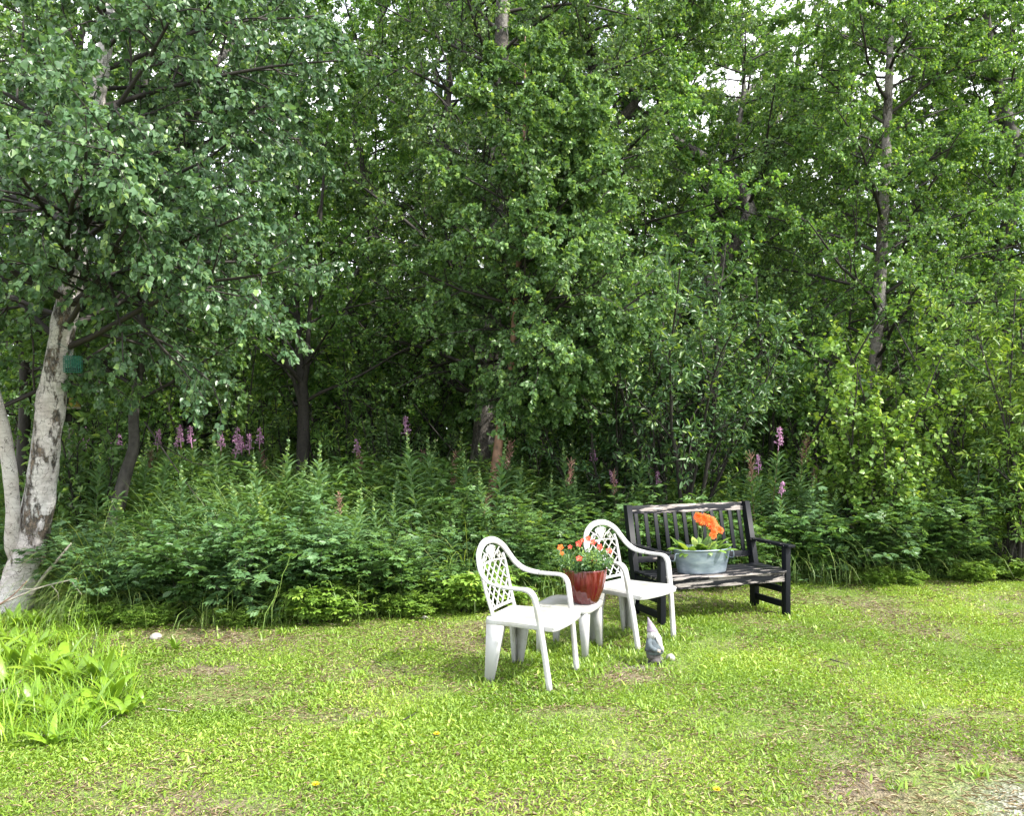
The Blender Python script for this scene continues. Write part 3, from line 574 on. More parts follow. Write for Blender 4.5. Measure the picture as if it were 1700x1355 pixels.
def spruce(px, d, H, seed, label):
    r = RNG(seed); b = P(px, 800, d); b[2] = 0; t = thing('spruce_tree', label, 'tree', b)
    mb, p, q = trunk_mesh([(0, 0, -.1), (0.03, 0, H*.5), (0, 0, H)], [.14, .09, .01], 8, .08, seed, 20); mb.build('trunk', M['dark_bark'], t, True)
    bm, lm = crown(r, p, q, 70, .05, .98, lambda s: 1.9*(1.03-s), 1.6, 8, 4, 1, .05, .1, 'lance', (.03, .03, .06), .2)
    l1 = []
    n = 80; tt = np.linspace(.05, .97, n); pp, T, rd = along(p[None], q[None], np.zeros(n, int), tt); az = np.arange(n)*2.4
    L = 1.9*(1.03-tt); D = np.stack([np.cos(az), np.sin(az), np.full(n, -.1)], -1); l1, r1 = grow(r, pp, D, L, .004+L*.006, K=7, grav=.03, wig=.06)
    l2, r2 = spawn(r, l1, r1, 12, .15, 1, .35, .8, grav=.12, K=5); nm = MB()
    leaf_out(r, nm, l2, 34, .032, .16, 'diamond', .1, (.4, .25), 0); leaf_out(r, nm, l1, 30, .032, .16, 'diamond', .1, (.4, .25), 0)
    b2 = MB(); tubes(b2, l1, r1, 4); tubes(b2, l2, np.maximum(r2, .002), 3); b2.build('branches', M['dark_bark'], t); nm.build('crown', M['needle'], t)
spruce(280, 14.0, 7, 71, 'dark spruce in the shade behind the lime sapling, on its left')
spruce(445, 13.5, 6.5, 72, 'dark spruce in the shade between the lime sapling and the forked tree')
spruce(690, 15.5, 8, 73, 'dark spruce deep in the wood left of the thick birch')

def backdrop():
    """the far mass of the wood: leaf clumps through a deep belt"""
    r = RNG(90); mb = MB(); n = 190000
    y = r.uniform(20, 34, n); x = r.uniform(-.78, .78, n)*y; top = 4.2 + 4.5*vnoise(x, y*.3, 2.2)
    z = r.random(n)**.8*top; g = vnoise(x + z*.7, y + z, .9) > .34; x, y, z = x[g], y[g], z[g]; n = len(x)
    leaves(mb, np.stack([x, y, z], -1), r.normal(0, 1, (n, 3)), r.normal(0, .6, (n, 3)) + np.array([0, -.3, .4]), r.uniform(.10, .2, n), .8, 'diamond', np.clip(r.normal(.35, .2, n), 0, 1))
    m2 = MB()
    k = 90; yy = r.uniform(19, 33, k); xx = r.uniform(-.78, .78, k)*yy; pts = np.stack([np.stack([xx + r.normal(0, .1, k)*j, yy, np.full(k, j*1.5 - .2)], -1) for j in range(5)], 1)
    tubes(mb, pts, np.broadcast_to(np.linspace(.13, .04, 5), (k, 5)), 6, tint=0.0)
    return tag(mb.build('woodland', M['wood_leaf']), 'far-off mass of green woodland closing the view', 'woodland', kind='stuff')
backdrop()

# ------------------------------------------------------------------ meadow and plants under the trees
def meadow_top(x, y):
    e = y - edge_y(x); return np.clip(.10 + e*.62, .08, 1.12)*(.72 + .5*vnoise(x, y, .6))
def meadow():
    r = RNG(100); mb = MB(); n = 150000
    y = r.uniform(6.3, 15, n)**1.0; x = r.uniform(-.74, .74, n)*y; e = y - edge_y(x); k = (e > .02) & ((e > .4) | (r.random(n) < .35)) & (r.random(n) < np.clip(1.5 - e/9, .3, 1)); x, y, e = x[k], y[k], e[k]; n = len(x)
    z = gz(x, y) + meadow_top(x, y)*r.random(n)**.6; az = r.random(n)*6.28
    D = np.stack([np.cos(az), np.sin(az), r.uniform(-.3, .8, n)], -1); q = r.random(n) < .5
    ti = np.clip(r.normal(.33, .18, n) + .35*(vnoise(x, y, 1.1) - .5) + .16*np.clip((e-1)/2, 0, 1), 0, 1)
    for m_, kd, W, s in ((q, 'lance', .17, .15), (~q, 'oval', .55, .065)):
        leaves(mb, np.stack([x, y, z], -1)[m_], D[m_], (np.array([0, 0, 1.]) + r.normal(0, .5, (n, 3)))[m_], s*r.uniform(.6, 1.2, m_.sum()), W, kd, ti[m_])
    tag(mb.build('undergrowth', M['shrub_leaf']), 'dense low undergrowth of mixed leaves beneath the trees', 'ground cover', kind='stuff')
    mb = MB(); n = 65000; y = r.uniform(6.4, 14, n); x = r.uniform(-.74, .74, n)*y; e = y - edge_y(x); k = (e > .05) & (vnoise(x, y, .8) > .4); x, y = x[k], y[k]; n = len(x)
    L = np.clip(meadow_top(x, y)*1.25, .15, 1.3)*r.uniform(.6, 1.15, n)
    p = arcs(r, n, np.stack([x, y, gz(x, y)], -1), L, r.random(n)*6.28, r.uniform(1.1, 1.55, n), r.uniform(.1, .7, n), 5)
    ribbons(mb, p, np.array([.6, 1, .9, .6, .08])[None]*r.uniform(.005, .010, n)[:, None], nrm(r.normal(0, 1, (n, 3))*np.array([1, 1, .1])), np.clip(r.normal(.45, .22, n), 0, 1))
    tag(mb.build('tall_grass', M['grass_long']), 'thin tall grass stalks growing through the undergrowth', 'grass', kind='stuff')
meadow()

def fireweed(r, h, top, parent, ll=.19, lw=.027, dens=75, lmat='fire_leaf'):
    """one stalk: stem, spirally set narrow leaves, and what its tip carries"""
    K = 8; az0 = r.random()*6.28; pth, rd = grow(r, np.zeros((1, 3)), np.array([[.10*math.cos(az0), .10*math.sin(az0), 1.]]), np.array([h]), np.array([.005]), K=K, grav=.0, wig=.03)
    mb = MB(); tubes(mb, pth, rd, 5); mb.build('stem', M['red_stem'] if top != 'leaf' else M['green_stem'], parent)
    n = int(h*dens); t = np.linspace(.12, .97 if top == 'leaf' else .8, n); p, T, _ = along(pth, rd, np.zeros(n, int), t)
    az = np.arange(n)*2.39996 + r.normal(0, .2, n); L = ll*np.sin(np.clip(t*1.15, 0, 1)*math.pi)**.6*r.uniform(.8, 1.15, n) + .02
    el = np.interp(t, [0, .6, 1], [.2, .55, 1.2]); D = np.stack([np.cos(az)*np.cos(el), np.sin(az)*np.cos(el), np.sin(el)], -1)
    lp = arcs(r, n, p, L, az, el, np.full(n, .42), 4); S = np.stack([-np.sin(az), np.cos(az), 0*az], -1)
    lm = MB(); ribbons(lm, lp, np.array([.35, 1, .75, .04])[None]*(lw*r.uniform(.8, 1.2, n))[:, None], S, np.clip(r.normal(.4, .15, n) + (t > .85)*.25, 0, 1), fold=.12)
    lm.build('foliage', M[lmat], parent)
    if top == 'pink':
        fm = MB(); n = 44; t = .87 + .12*r.random(n); p, T, _ = along(pth, rd, np.zeros(n, int), t); az = r.random(n)*6.28; ln = (1.0-t)*.17 + .012
        c = p + np.stack([np.cos(az), np.sin(az), 0*az+.15], -1)*ln[:, None]
        q_ = np.linspace(.84, 1, 5); rp2, _, _ = along(pth, rd, np.zeros(5, int), q_); tubes(fm, rp2, np.full(5, .004), 5)
        tubes(fm, np.stack([p, (p + c)/2, c], 1), np.full((n, 3), .0018), 3, tint=np.full(n, .3))
        for j in range(2): leaves(fm, c, r.normal(0, 1, (n, 3)), r.normal(0, 1, (n, 3)), .018, .7, 'diamond', r.random(n))
        fm.build('flower_spike', M['pink'], parent)
    if top == 'pod':
        n = 55; t = .76 + .23*r.random(n); p, T, _ = along(pth, rd, np.zeros(n, int), t); az = r.random(n)*6.28
        q = arcs(r, n, p, r.uniform(.04, .085, n), az, r.uniform(.5, 1.1, n), np.full(n, -.12), 4); fm = MB(); tubes(fm, q, np.full((n, 4), .0022), 3, tint=r.random(n))
        k = 14; leaves(fm, p[:k] + r.normal(0, .02, (k, 3)), r.normal(0, 1, (k, 3)), r.normal(0, 1, (k, 3)), .02, .7, 'diamond', 1.0); fm.build('seed_spike', M['pods'], parent)

def zone(px, e):
    h = 'behind the left birch' if px < 110 else 'right of the left birch' if px < 250 else 'left of bed centre' if px < 430 else 'below the forked tree' if px < 600 else 'left of the front chair' if px < 780 else \
        'behind the front chair' if px < 930 else 'behind the rear chair' if px < 1050 else 'behind the bench' if px < 1235 else 'just right of the bench' if px < 1390 else 'in the right-hand bed' if px < 1560 else 'at the right edge'
    v = 'at lawn edge' if e < .7 else 'in mid bed' if e < 2.2 else 'at shady back'
    return h + ' ' + v
USED = {}
def place_copy(proto, used, px, d, rz, s, look, cat, group, tilt=0):
    o = copy_tree(proto) if used.get(proto.name) else proto; used[proto.name] = 1
    x = (px-850)/F*d; o.location = (x, d, float(gz(x, d)) - .01); o.rotation_euler = (tilt, tilt*.5, rz); o.scale = (s, s, s)
    tag(o, look + ' ' + zone(px, d - float(edge_y(x))), cat, group); return o
def all_fireweed():
    r = RNG(110); pr = {'pink': [], 'pod': [], 'leaf': []}
    for k in range(13):
        top = 'pink' if k < 4 else 'pod' if k < 8 else 'leaf'
        t = thing('fireweed', 'x', 'plant'); fireweed(r, 1.25 if top != 'leaf' else (.7, .85, 1.0, 1.1, .6)[k-8], top, t); pr[top].append(t)
    names = {'pink': 'fireweed with pink flower spike', 'pod': 'fireweed with faded reddish seed spike', 'leaf': 'narrow-leaved fireweed without flowers'}
    def put(px, d, top, hgt=None):
        c = pr[top][r.integers(len(pr[top]))]; h0 = 1.25 if top != 'leaf' else .9
        place_copy(c, USED, px, d, r.random()*6.28, (hgt/h0) if hgt else r.uniform(.85, 1.1), names[top], 'plant', {'pink': 'pink-flowered fireweed', 'pod': 'fireweed gone to seed', 'leaf': 'leafy fireweed without flowers'}[top], r.normal(0, .05))
    # flowering stalks of the photo: pixel of the flower, depth
    for px, py, d in ((110, 752, 9.5), (139, 738, 9.6), (170, 760, 9.6), (98, 765, 9.2), (198, 752, 9.8), (312, 736, 9.9), (337, 738, 9.9), (352, 752, 9.8), (250, 745, 10.2), (383, 738, 9.8), (377, 745, 10.0), (430, 742, 9.9), (405, 752, 9.8), (412, 754, 9.9), (270, 748, 10.6), (697, 722, 9.8),
                      (1273, 742, 9.0), (1297, 824, 8.7), (997, 770, 9.5), (1073, 768, 9.6), (1270, 788, 8.8), (1048, 808, 9.0), (596, 757, 10.2), (1112, 812, 9.2)):
        top = CH - (py-34 - HY)/F*d; put(px, d, 'pink', top)
    for px, py, d in ((830, 752, 9.0), (935, 782, 8.9), (752, 790, 8.8), (1262, 770, 8.9), (560, 835, 7.9), (790, 838, 8.2), (680, 765, 10.5), (735, 766, 10.5), (1030, 800, 9.1), (590, 770, 9.8), (420, 850, 8.2), (1310, 740, 9.6), (455, 765, 10.4), (250, 765, 10), (1345, 790, 9.4)):
        put(px, d, 'pod', CH - (py-20 - HY)/F*d)
    canes = []
    for k in range(4):
        t = thing('raspberry_cane', 'x', 'plant'); fireweed(r, (.7, .9, 1.0, .8)[k], 'leaf', t, .115, .055, 62, ('shrub_leaf', 'shrub_leaf', 'grass_long', 'bright_leaf')[k]); canes.append(t)
    n = 0
    while n < 95:
        d = 6.6 + 4.5*r.random()**1.4; px = r.uniform(60, 1720); e = d - float(edge_y((px-850)/F*d))
        if e < .12: continue
        place_copy(canes[r.choice(4, p=[.33, .33, .26, .08])], USED, px, d, r.random()*6.28, float(np.clip(.45 + e*.55, .45, 1.15))*r.uniform(.8, 1.2), 'oval-leaved raspberry cane', 'plant', 'oval-leaved raspberry canes'); n += 1
    n = 0
    while n < 230:
        px = r.uniform(60, 1720); d = 6.5 + (1.9 if px > 1100 else 1.1 if px > 700 else 0) + 4.6*r.random()**1.5; x = (px-850)/F*d; e = d - float(edge_y(x))
        if e < .3: continue
        if px > 700 and px < 800 and d < 8: continue
        put(px, d, 'leaf', float(np.clip(.55 + e*.6, .6, 1.2))*r.uniform(.8, 1.2)); n += 1
    for px, d, h in ((365, 6.62, .42), (565, 6.95, .85), (300, 7.1, .95), (480, 7.3, 1.0), (240, 7.0, .9), (820, 7.9, 1.05), (1385, 8.75, .9), (1620, 9.1, .9), (560, 7.1, 1.0), (590, 7.2, 1.0), (1290, 8.5, 1.0), (1310, 8.6, 1.05), (1335, 8.6, .95), (1430, 8.6, .3), (740, 7.5, 1.0), (870, 8.1, .9)): put(px, d, 'leaf', h)
all_fireweed()

def rose_bush(seed, H, R, leaf, bright, kind='oval', lsz=.042, label=''):
    r = RNG(seed); t = thing('rose_bush', label, 'shrub'); n = 34; az = r.random(n)*6.28
    base = np.stack([np.cos(az), np.sin(az), 0*az], -1)*r.uniform(.02, R*.45, n)[:, None]; L = H*r.uniform(.7, 1.35, n)
    s, sr = grow(r, base, np.stack([np.cos(az)*.5, np.sin(az)*.5, np.ones(n)], -1), L, np.full(n, .004), K=7, grav=.17, wig=.1)
    l2, r2 = spawn(r, s, sr, 6, .2, 1, .4, .9, grav=.08, K=4); bm = MB(); tubes(bm, s, sr, 4); tubes(bm, l2, np.maximum(r2, .0012), 3); bm.build('stems', M['twig'], t)
    lm = MB()
    for q, c in ((l2, 6), (s, 6)):               # compound leaves: a terminal leaflet and two pairs
        N = len(q)*c; idx = np.repeat(np.arange(len(q)), c); tt = .12 + .88*r.random(N); p, T, _ = along(q, np.ones(q.shape[:2]), idx, tt)
        a = r.random(N)*6.28; D = np.stack([np.cos(a), np.sin(a), r.uniform(-.25, .35, N)], -1); Nn = np.array([0, 0, 1.]) + r.normal(0, .28, (N, 3)); S = nrm(np.cross(Nn, D))
        ti = np.clip(r.normal(bright, .14, N) + (tt > .85)*.15, 0, 1); z = lsz*r.uniform(.7, 1.15, N)
        leaves(lm, p + D*.05, D, Nn, z, .55, kind, ti)
        for u, sg in ((.025, 1), (.025, -1), (.048, 1), (.048, -1)): leaves(lm, p + D*u, D*.55 + S*sg*.85, Nn, z*.9, .55, kind, ti)
    lm.build('foliage', M[leaf], t); return t
def shrubs_low():
    r = RNG(120)
    A = [rose_bush(121, .62, .4, 'shrub_leaf', .18, lsz=.054), rose_bush(122, .5, .4, 'shrub_leaf', .30, lsz=.048), rose_bush(123, .75, .5, 'birch_leaf', .25, lsz=.05)]
    B = [rose_bush(124, .75, .5, 'fire_leaf', .2, 'ovate', .058), rose_bush(125, .22, .18, 'bright_leaf', .45, 'oval', .036)]
    look = ['low rose bush with small dark leaflets', 'low rose bush with mid-green leaflets', 'rounded rose bush with dense leaflets', 'broad-leaved bush with dull green leaves', 'small bright lime seedling bush']
    allp = A + B
    spots = []
    for px in range(60, 1740, 66):
        if r.random() < .22: continue
        x0 = (px-850)/F; d = 7.0
        for _ in range(8): d = float(edge_y(x0*d)) + .28
        spots.append((px + r.normal(0, 20), d + r.uniform(0, .22), int(r.choice([0, 1, 2, 0, 3])), float(r.choice([.7, .9, 1.1, 1.3]))))
    for px in range(80, 1740, 150):
        if r.random() < .4: continue
        x0 = (px-850)/F; d = 7.0
        for _ in range(8): d = float(edge_y(x0*d)) + 1.05
        spots.append((px + r.normal(0, 30), d + r.normal(0, .25), int(r.choice([2, 1, 3, 3])), r.uniform(.8, 1.25)))
    spots += [(430, 7.05, 3, 1.15), (470, 7.1, 3, 1.1), (1530, 8.95, 2, 1.25), (1480, 9.0, 2, 1.2), (1420, 8.75, 2, 1.15), (880, 8.3, 2, 1.25), (930, 8.6, 2, 1.3), (650, 7.3, 2, 1.0)]
    spots += [(px, dd, 4, s) for px, dd, s in ((158, 6.72, .9), (250, 6.62, .8), (525, 6.75, 1.5), (668, 6.95, 1.0), (775, 7.2, 1.7), (405, 6.62, .8), (1450, 8.4, .9), (1610, 8.62, 1), (190, 6.7, .8), (835, 7.4, .9), (1680, 8.8, 1.1), (1500, 8.4, .7))]
    spots = [(a, b + (.12 if c == 1 else 0), c, e_) for a, b, c, e_ in spots]
    for px, d, k, s in spots: place_copy(allp[k], USED, px, d, r.random()*6.28, s, look[k], 'shrub', ['low rose bushes with dark leaflets', 'low rose bushes with mid-green leaflets', 'rounded rose bushes', 'broad-leaved bushes', 'lime seedling bushes'][k])
shrubs_low()
def grass_clumps():
    r = RNG(130); pro = []
    for k, (H, n, tb) in enumerate(((1.0, 170, .5), (.66, 130, .38), (.45, 90, .6))):
        t = thing('grass_clump', 'x', 'grass clump'); az = r.random(n)*6.28; b = np.stack([np.cos(az), np.sin(az), 0*az], -1)*r.uniform(0, .12, n)[:, None]
        p = arcs(r, n, b, H*r.uniform(.6, 1.2, n), az + r.normal(0, .5, n), r.uniform(.95, 1.5, n), r.uniform(.25, .8, n), 7); mb = MB()
        ribbons(mb, p, np.array([.6, .9, 1, .9, .7, .45, .05])[None]*r.uniform(.005, .009, n)[:, None], np.stack([-np.sin(az), np.cos(az), 0*az], -1), np.clip(r.normal(tb, .2, n), 0, 1))
        mb.build('blades', M['grass_long'], t); pro.append(t)
    look = ['tall arching green grass clump', 'dark drooping grass clump', 'short pale grass clump']
    S = [(180, 6.95, 0), (220, 6.85, 1), (225, 6.8, 1), (250, 6.85, 1), (280, 6.75, 1), (295, 6.7, 1), (320, 6.72, 1), (140, 7.2, 0), (490, 6.9, 1), (500, 6.95, 0), (440, 7.3, 0), (600, 7.4, 0), (690, 7.5, 0), (770, 7.7, 0), (840, 8.1, 0), (900, 8.2, 0), (960, 8.4, 0), (1020, 8.6, 0), (1080, 8.6, 0), (1130, 8.7, 0), (1180, 8.8, 0), (1230, 8.9, 0),
         (1390, 8.45, 1), (1500, 8.6, 1), (1570, 9.1, 0), (1575, 9.2, 0), (1350, 8.7, 0), (980, 8.1, 1), (870, 7.9, 1), (910, 7.95, 1), (1200, 8.5, 0), (1100, 9.3, 0), (1260, 9.6, 0), (820, 7.65, 1), (730, 7.3, 1), (350, 6.7, 2), (620, 6.95, 2), (1650, 9.0, 2), (1420, 8.42, 2), (130, 7.0, 2), (390, 6.75, 1), (545, 6.8, 1), (600, 6.95, 1), (640, 7.0, 1), (700, 7.15, 1), (150, 6.9, 0), (170, 7.3, 0), (340, 7.4, 0), (420, 7.8, 0), (530, 7.7, 0), (650, 7.9, 0), (760, 8.3, 0), (1320, 8.6, 0), (1450, 8.8, 0), (1510, 9.3, 0), (1600, 9.6, 0), (1670, 9.3, 0), (1540, 8.75, 1), (1290, 8.4, 1), (480, 8.6, 0), (380, 8.9, 0), (560, 9.1, 0), (680, 9.3, 0)]
    for px, d, k in S:
        if k == 1 and r.random() < .45: continue
        d += r.uniform(0, .35) if k == 1 else 0
        place_copy(pro[k], USED, px + r.normal(0, 6), d + .05, r.random()*6.28, r.uniform(.65, 1.25), look[k], 'grass clump', ['tall arching grass clumps', 'dark drooping grass clumps', 'short pale grass clumps'][k])
grass_clumps()

def docks():
    """sunlit broad-leaved docks in the bottom left corner"""
    r = RNG(140); pro = []
    for k in range(4):
        t = thing('dock_plant', 'x', 'plant'); n = 9; az = np.arange(n)*2.4 + r.normal(0, .3, n); L = r.uniform(.17, .30, n)
        p = arcs(r, n, np.zeros((n, 3)), L, az, r.uniform(.9, 1.4, n), r.uniform(.05, .28, n), 9); wv = np.array([.18, .35, .85, 1, .98, .9, .7, .4, .04])[None]*r.uniform(.045, .07, n)[:, None]*(1 + r.normal(0, .07, (n, 9)))
        mb = MB(); ribbons(mb, p, wv, np.stack([-np.sin(az), np.cos(az), 0*az], -1), np.clip(r.normal(.45, .2, n), 0, 1), fold=.14); mb.build('leaves', M['dock_leaf'], t); pro.append(t)
    S = [(20, 1075, 1), (60, 1085, 1), (30, 1120, 1.1), (75, 1130, 1.2), (105, 1115, 1.15), (125, 1135, 1.1), (165, 1145, 1.15), (185, 1170, 1.1), (150, 1190, .9), (95, 1195, .9), (50, 1180, .8), (15, 1200, .8), (85, 1240, .7), (135, 1205, .75), (25, 1045, .9), (65, 1042, .9), (5, 1150, 1), (210, 1190, .7), (290, 1083, .5), (235, 1170, .5), (110, 1075, .7), (-10, 1100, 1)]
    where = ['in the back row by the birch foot', 'in the front of the corner clump', 'in the middle of the corner clump']
    for i, (px, py, s) in enumerate(S):
        d = F*CH/(py-HY); o = pro[i] if i < 4 else copy_tree(pro[i % 4]); x = (px-850)/F*d; o.location = (x, d, float(gz(x, d))); o.rotation_euler = (0, 0, r.random()*6.28); o.scale = (s,)*3
        lab = 'small lone dock plant on the bare strip by the lawn edge' if px == 290 else 'broad-leaved lime green dock ' + (where[0] if py < 1080 else where[1] if py > 1175 else where[2])
        tag(o, lab, 'plant', 'dock plants in the bottom left corner')
    mb = MB(); n = 2600; px = r.uniform(-60, 235, n); py = r.uniform(1030, 1240, n); d = F*CH/(py-HY); x = (px-850)/F*d; k = (px < 235 - np.abs(py-1140)*.8); x, d = x[k], d[k]; n = len(x)
    az = r.random(n)*6.28; p = arcs(r, n, np.stack([x, d, gz(x, d)], -1), r.uniform(.10, .26, n), az, r.uniform(.8, 1.5, n), r.uniform(.1, .6, n), 5)
    ribbons(mb, p, np.array([.7, 1, .9, .6, .06])[None]*r.uniform(.004, .008, n)[:, None], np.stack([-np.sin(az), np.cos(az), 0*az], -1), np.clip(r.normal(.45, .22, n), 0, 1))
    tag(mb.build('corner_grass', M['dock_leaf']), 'sunlit yellow-green grass blades among the docks in the bottom left corner', 'grass', kind='stuff')
docks()

# ------------------------------------------------------------------ furniture
def plastic_chair(label, loc, rz, group=None):
    t = thing('plastic_chair', label, 'chair', loc, rz, group); pm = M['plastic']
    half = [(.205, .235, 0.0), (.168, .258, .30), (.132, .280, .54), (.112, .286, .605), (.07, .29, .634), (-.02, .29, .636), (-.11, .288, .640), (-.19, .278, .658), (-.245, .258, .700), (-.278, .230, .755), (-.302, .190, .812), (-.316, .132, .850), (-.324, .07, .872), (-.326, 0, .878)]
    full = [(x, y, z) for x, y, z in half] + [(x, -y, z) for x, y, z in half[-2::-1]]
    p = catmull(full, 110); T = tangents(p[None])[0]; Wd = np.cross(T, np.array([1, 0, .25])); u = np.abs(np.linspace(-1, 1, 110)); wd = np.interp(u, [0, .45, .6, .72, 1], [.044, .048, .052, .054, .044]); th = np.interp(u, [0, .5, .7, 1], [.020, .018, .022, .028])
    # front legs are parts of their own: split the band at arm height
    cut = 25
    for nm, a, b in (('front_leg', 0, cut), ('back_and_arm_frame', cut-1, 110-cut+1), ('front_leg', 110-cut, 110)):
        mb = MB(); s = slice(a, b); sweep(mb, p[s], Wd[s], wd[s], th[s]); mb.build(nm, pm, t, True)
    for sg in (1, -1):                                 # wedge-shaped rear legs, angled plates
        mb = MB(); y0, y1 = sg*.198, sg*.222; z0, z1 = 0, .415
        def q(pts): return [(x, y*sg if sg < 0 else y, z) for x, y, z in pts]
        hexa(mb, [(-.238, sg*.222, 0), (-.185, sg*.222, 0), (-.185, sg*.240, 0), (-.238, sg*.240, 0)][::sg], [(-.240, sg*.186, z1), (-.105, sg*.190, z1), (-.105, sg*.214, z1), (-.240, sg*.208, z1)][::sg])
        hexa(mb, [(-.240, sg*.185, 0), (-.222, sg*.185, 0), (-.222, sg*.2205, 0), (-.240, sg*.2205, 0)][::sg], [(-.237, sg*.115, z1), (-.215, sg*.115, z1), (-.215, sg*.1885, z1), (-.237, sg*.1885, z1)][::sg])
        mb.build('rear_leg', pm, t)
    # seat: dished sheet with rolled rim
    mb = MB(); nu, nv = 26, 26; U, V = np.meshgrid(np.linspace(0, 1, nu), np.linspace(-1, 1, nv), indexing='ij')
    xx = -.243 + .473*U; hw = .212 + .028*U; yy = V*hw; xx = xx + .022*(1-V**2)*(U > .5)*(U-.5)*2
    zz = .425 - .014*(1-V**2)*np.sin(np.clip(U*1.1, 0, 1)*math.pi) + .012*U
    eu = np.maximum(np.clip((U-.88)/.12, 0, 1), np.clip((np.abs(V)-.88)/.12, 0, 1)); zz = zz - .030*eu**2
    top = np.stack([xx, yy, zz], -1).reshape(-1, 3); i = (np.arange(nu-1)[:, None]*nv + np.arange(nv-1)[None]).ravel(); f = np.stack([i, i+nv, i+nv+1, i+1], -1)
    mb.add(top, f); mb.add(top - np.array([0, 0, .005]), f[:, ::-1])
    o = mb.build('seat', pm, t, True)
    mb = MB()                                          # rim skirt under the seat edge
    rim = [(-.240, -.210), (.0, -.2225), (.19, -.237), (.225, -.228), (.243, -.17), (.252, 0), (.243, .17), (.225, .228), (.19, .237), (0, .2225), (-.240, .210)]
    rp_ = catmull([(x, y, .398) for x, y in rim], 60); sweep(mb, rp_, np.tile([0, 0, 1.], (60, 1)), .030, .005); mb.build('seat_skirt', pm, t, True)
    # lattice back
    def bx(z): return -.212 - (z-.42)*.235 - .010*math.sin((z-.42)/.45*math.pi)
    def hw_(z): return float(np.interp(z, [.40, .46, .55, .65, .72, .78, .82, .85], [.150, .155, .165, .172, .172, .150, .115, .07]))
    mb = MB()
    for sg in (1, -1):
        zs = np.linspace(.395, .775, 16); pts = np.array([(bx(z), sg*(hw_(z)+.012), z) for z in zs]); sweep(mb, pts, np.tile([0, 1., 0], (16, 1)), np.interp(zs, [.395, .46, .78], [.045, .030, .020]), .014)
    for z, h in ((.462, .020), (.735, .013)):
        ys = np.linspace(-hw_(z)-.005, hw_(z)+.005, 12); sweep(mb, np.array([(bx(z) - .008*(1-(y/.17)**2), y, z + (.012*(1-(y/.17)**2) if z > .6 else 0)) for y in ys]), np.tile([0, 0, 1.], (12, 1)), h, .012)
    ys = np.linspace(-.15, .15, 8); sweep(mb, np.array([(-.212, y, .415) for y in ys]), np.tile([0, 0, 1.], (8, 1)), .042, .010)
    mb.build('back_frame', pm, t, True)
    mb = MB()
    for sg in (1, -1):
        for k in range(-6, 12):
            z0 = .20 + k*.075; pts = []
            for q in np.linspace(-.17, .17, 70):
                z = z0 + sg*q*.92 + .11
                if .466 < z < .737 + .012*(1-(q/.17)**2) and abs(q) < hw_(z): pts.append((bx(z) - .008*(1-(q/.17)**2) + sg*.0012, q, z))
            if len(pts) > 3: pts = np.array(pts)[::max(1, len(pts)//9)]; sweep(mb, pts, np.tile([0, .75, -sg*.6], (len(pts), 1)), .0085, .009)
    mb.build('lattice', pm, t)
    mb = MB()                                          # scrollwork: centre shell and two S curls
    for sg in (1, -1):
        for cy, cz, r0, a0, turns in ((.100, .775, .026, -1.2, 1.35), (.052, .822, .020, 2.2, 1.2)):
            a = np.linspace(0, turns*2*math.pi, 26); rr = r0*(1 - .62*a/a[-1]); pts = np.array([(bx(cz) - .003, sg*(cy + r_*math.cos(a0+q)), cz + r_*math.sin(a0+q)) for q, r_ in zip(a, rr)])
            tubes(mb, pts, np.full(26, .0048), 6)
        tubes(mb, catmull([(bx(.75)-.004, sg*.155, .742), (bx(.77)-.004, sg*.10, .80), (bx(.80)-.004, sg*.06, .79), (bx(.83)-.004, sg*.035, .845)], 14), np.full(14, .0055), 6)
        tubes(mb, catmull([(bx(.75)-.004, sg*.03, .745), (bx(.77)-.004, sg*.045, .775), (bx(.80)-.004, sg*.125, .82)], 12), np.full(12, .0045), 6)
    for k in range(5):
        a = math.radians(90 + (k-2)*22); c = (bx(.76)-.006, 0, .748); e = (bx(.83)-.006, .085*math.cos(a)*.8, .748 + .105*math.sin(a)); tubes(mb, catmull([c, tuple((np.array(c)+np.array(e))/2), e], 8), np.array([.004, .008, .011, .013, .013, .012, .009, .004]), 6)
    mb.build('scrollwork', pm, t, True)
    return t
plastic_chair('front white plastic armchair with lattice back, nearest the camera', (.143, 5.21, 0), math.radians(-24.5), 'white plastic lattice-back chairs')
plastic_chair('rear white plastic armchair with lattice back, between flower pot and bench', (.92, 6.15, 0), math.radians(-43), 'white plastic lattice-back chairs')

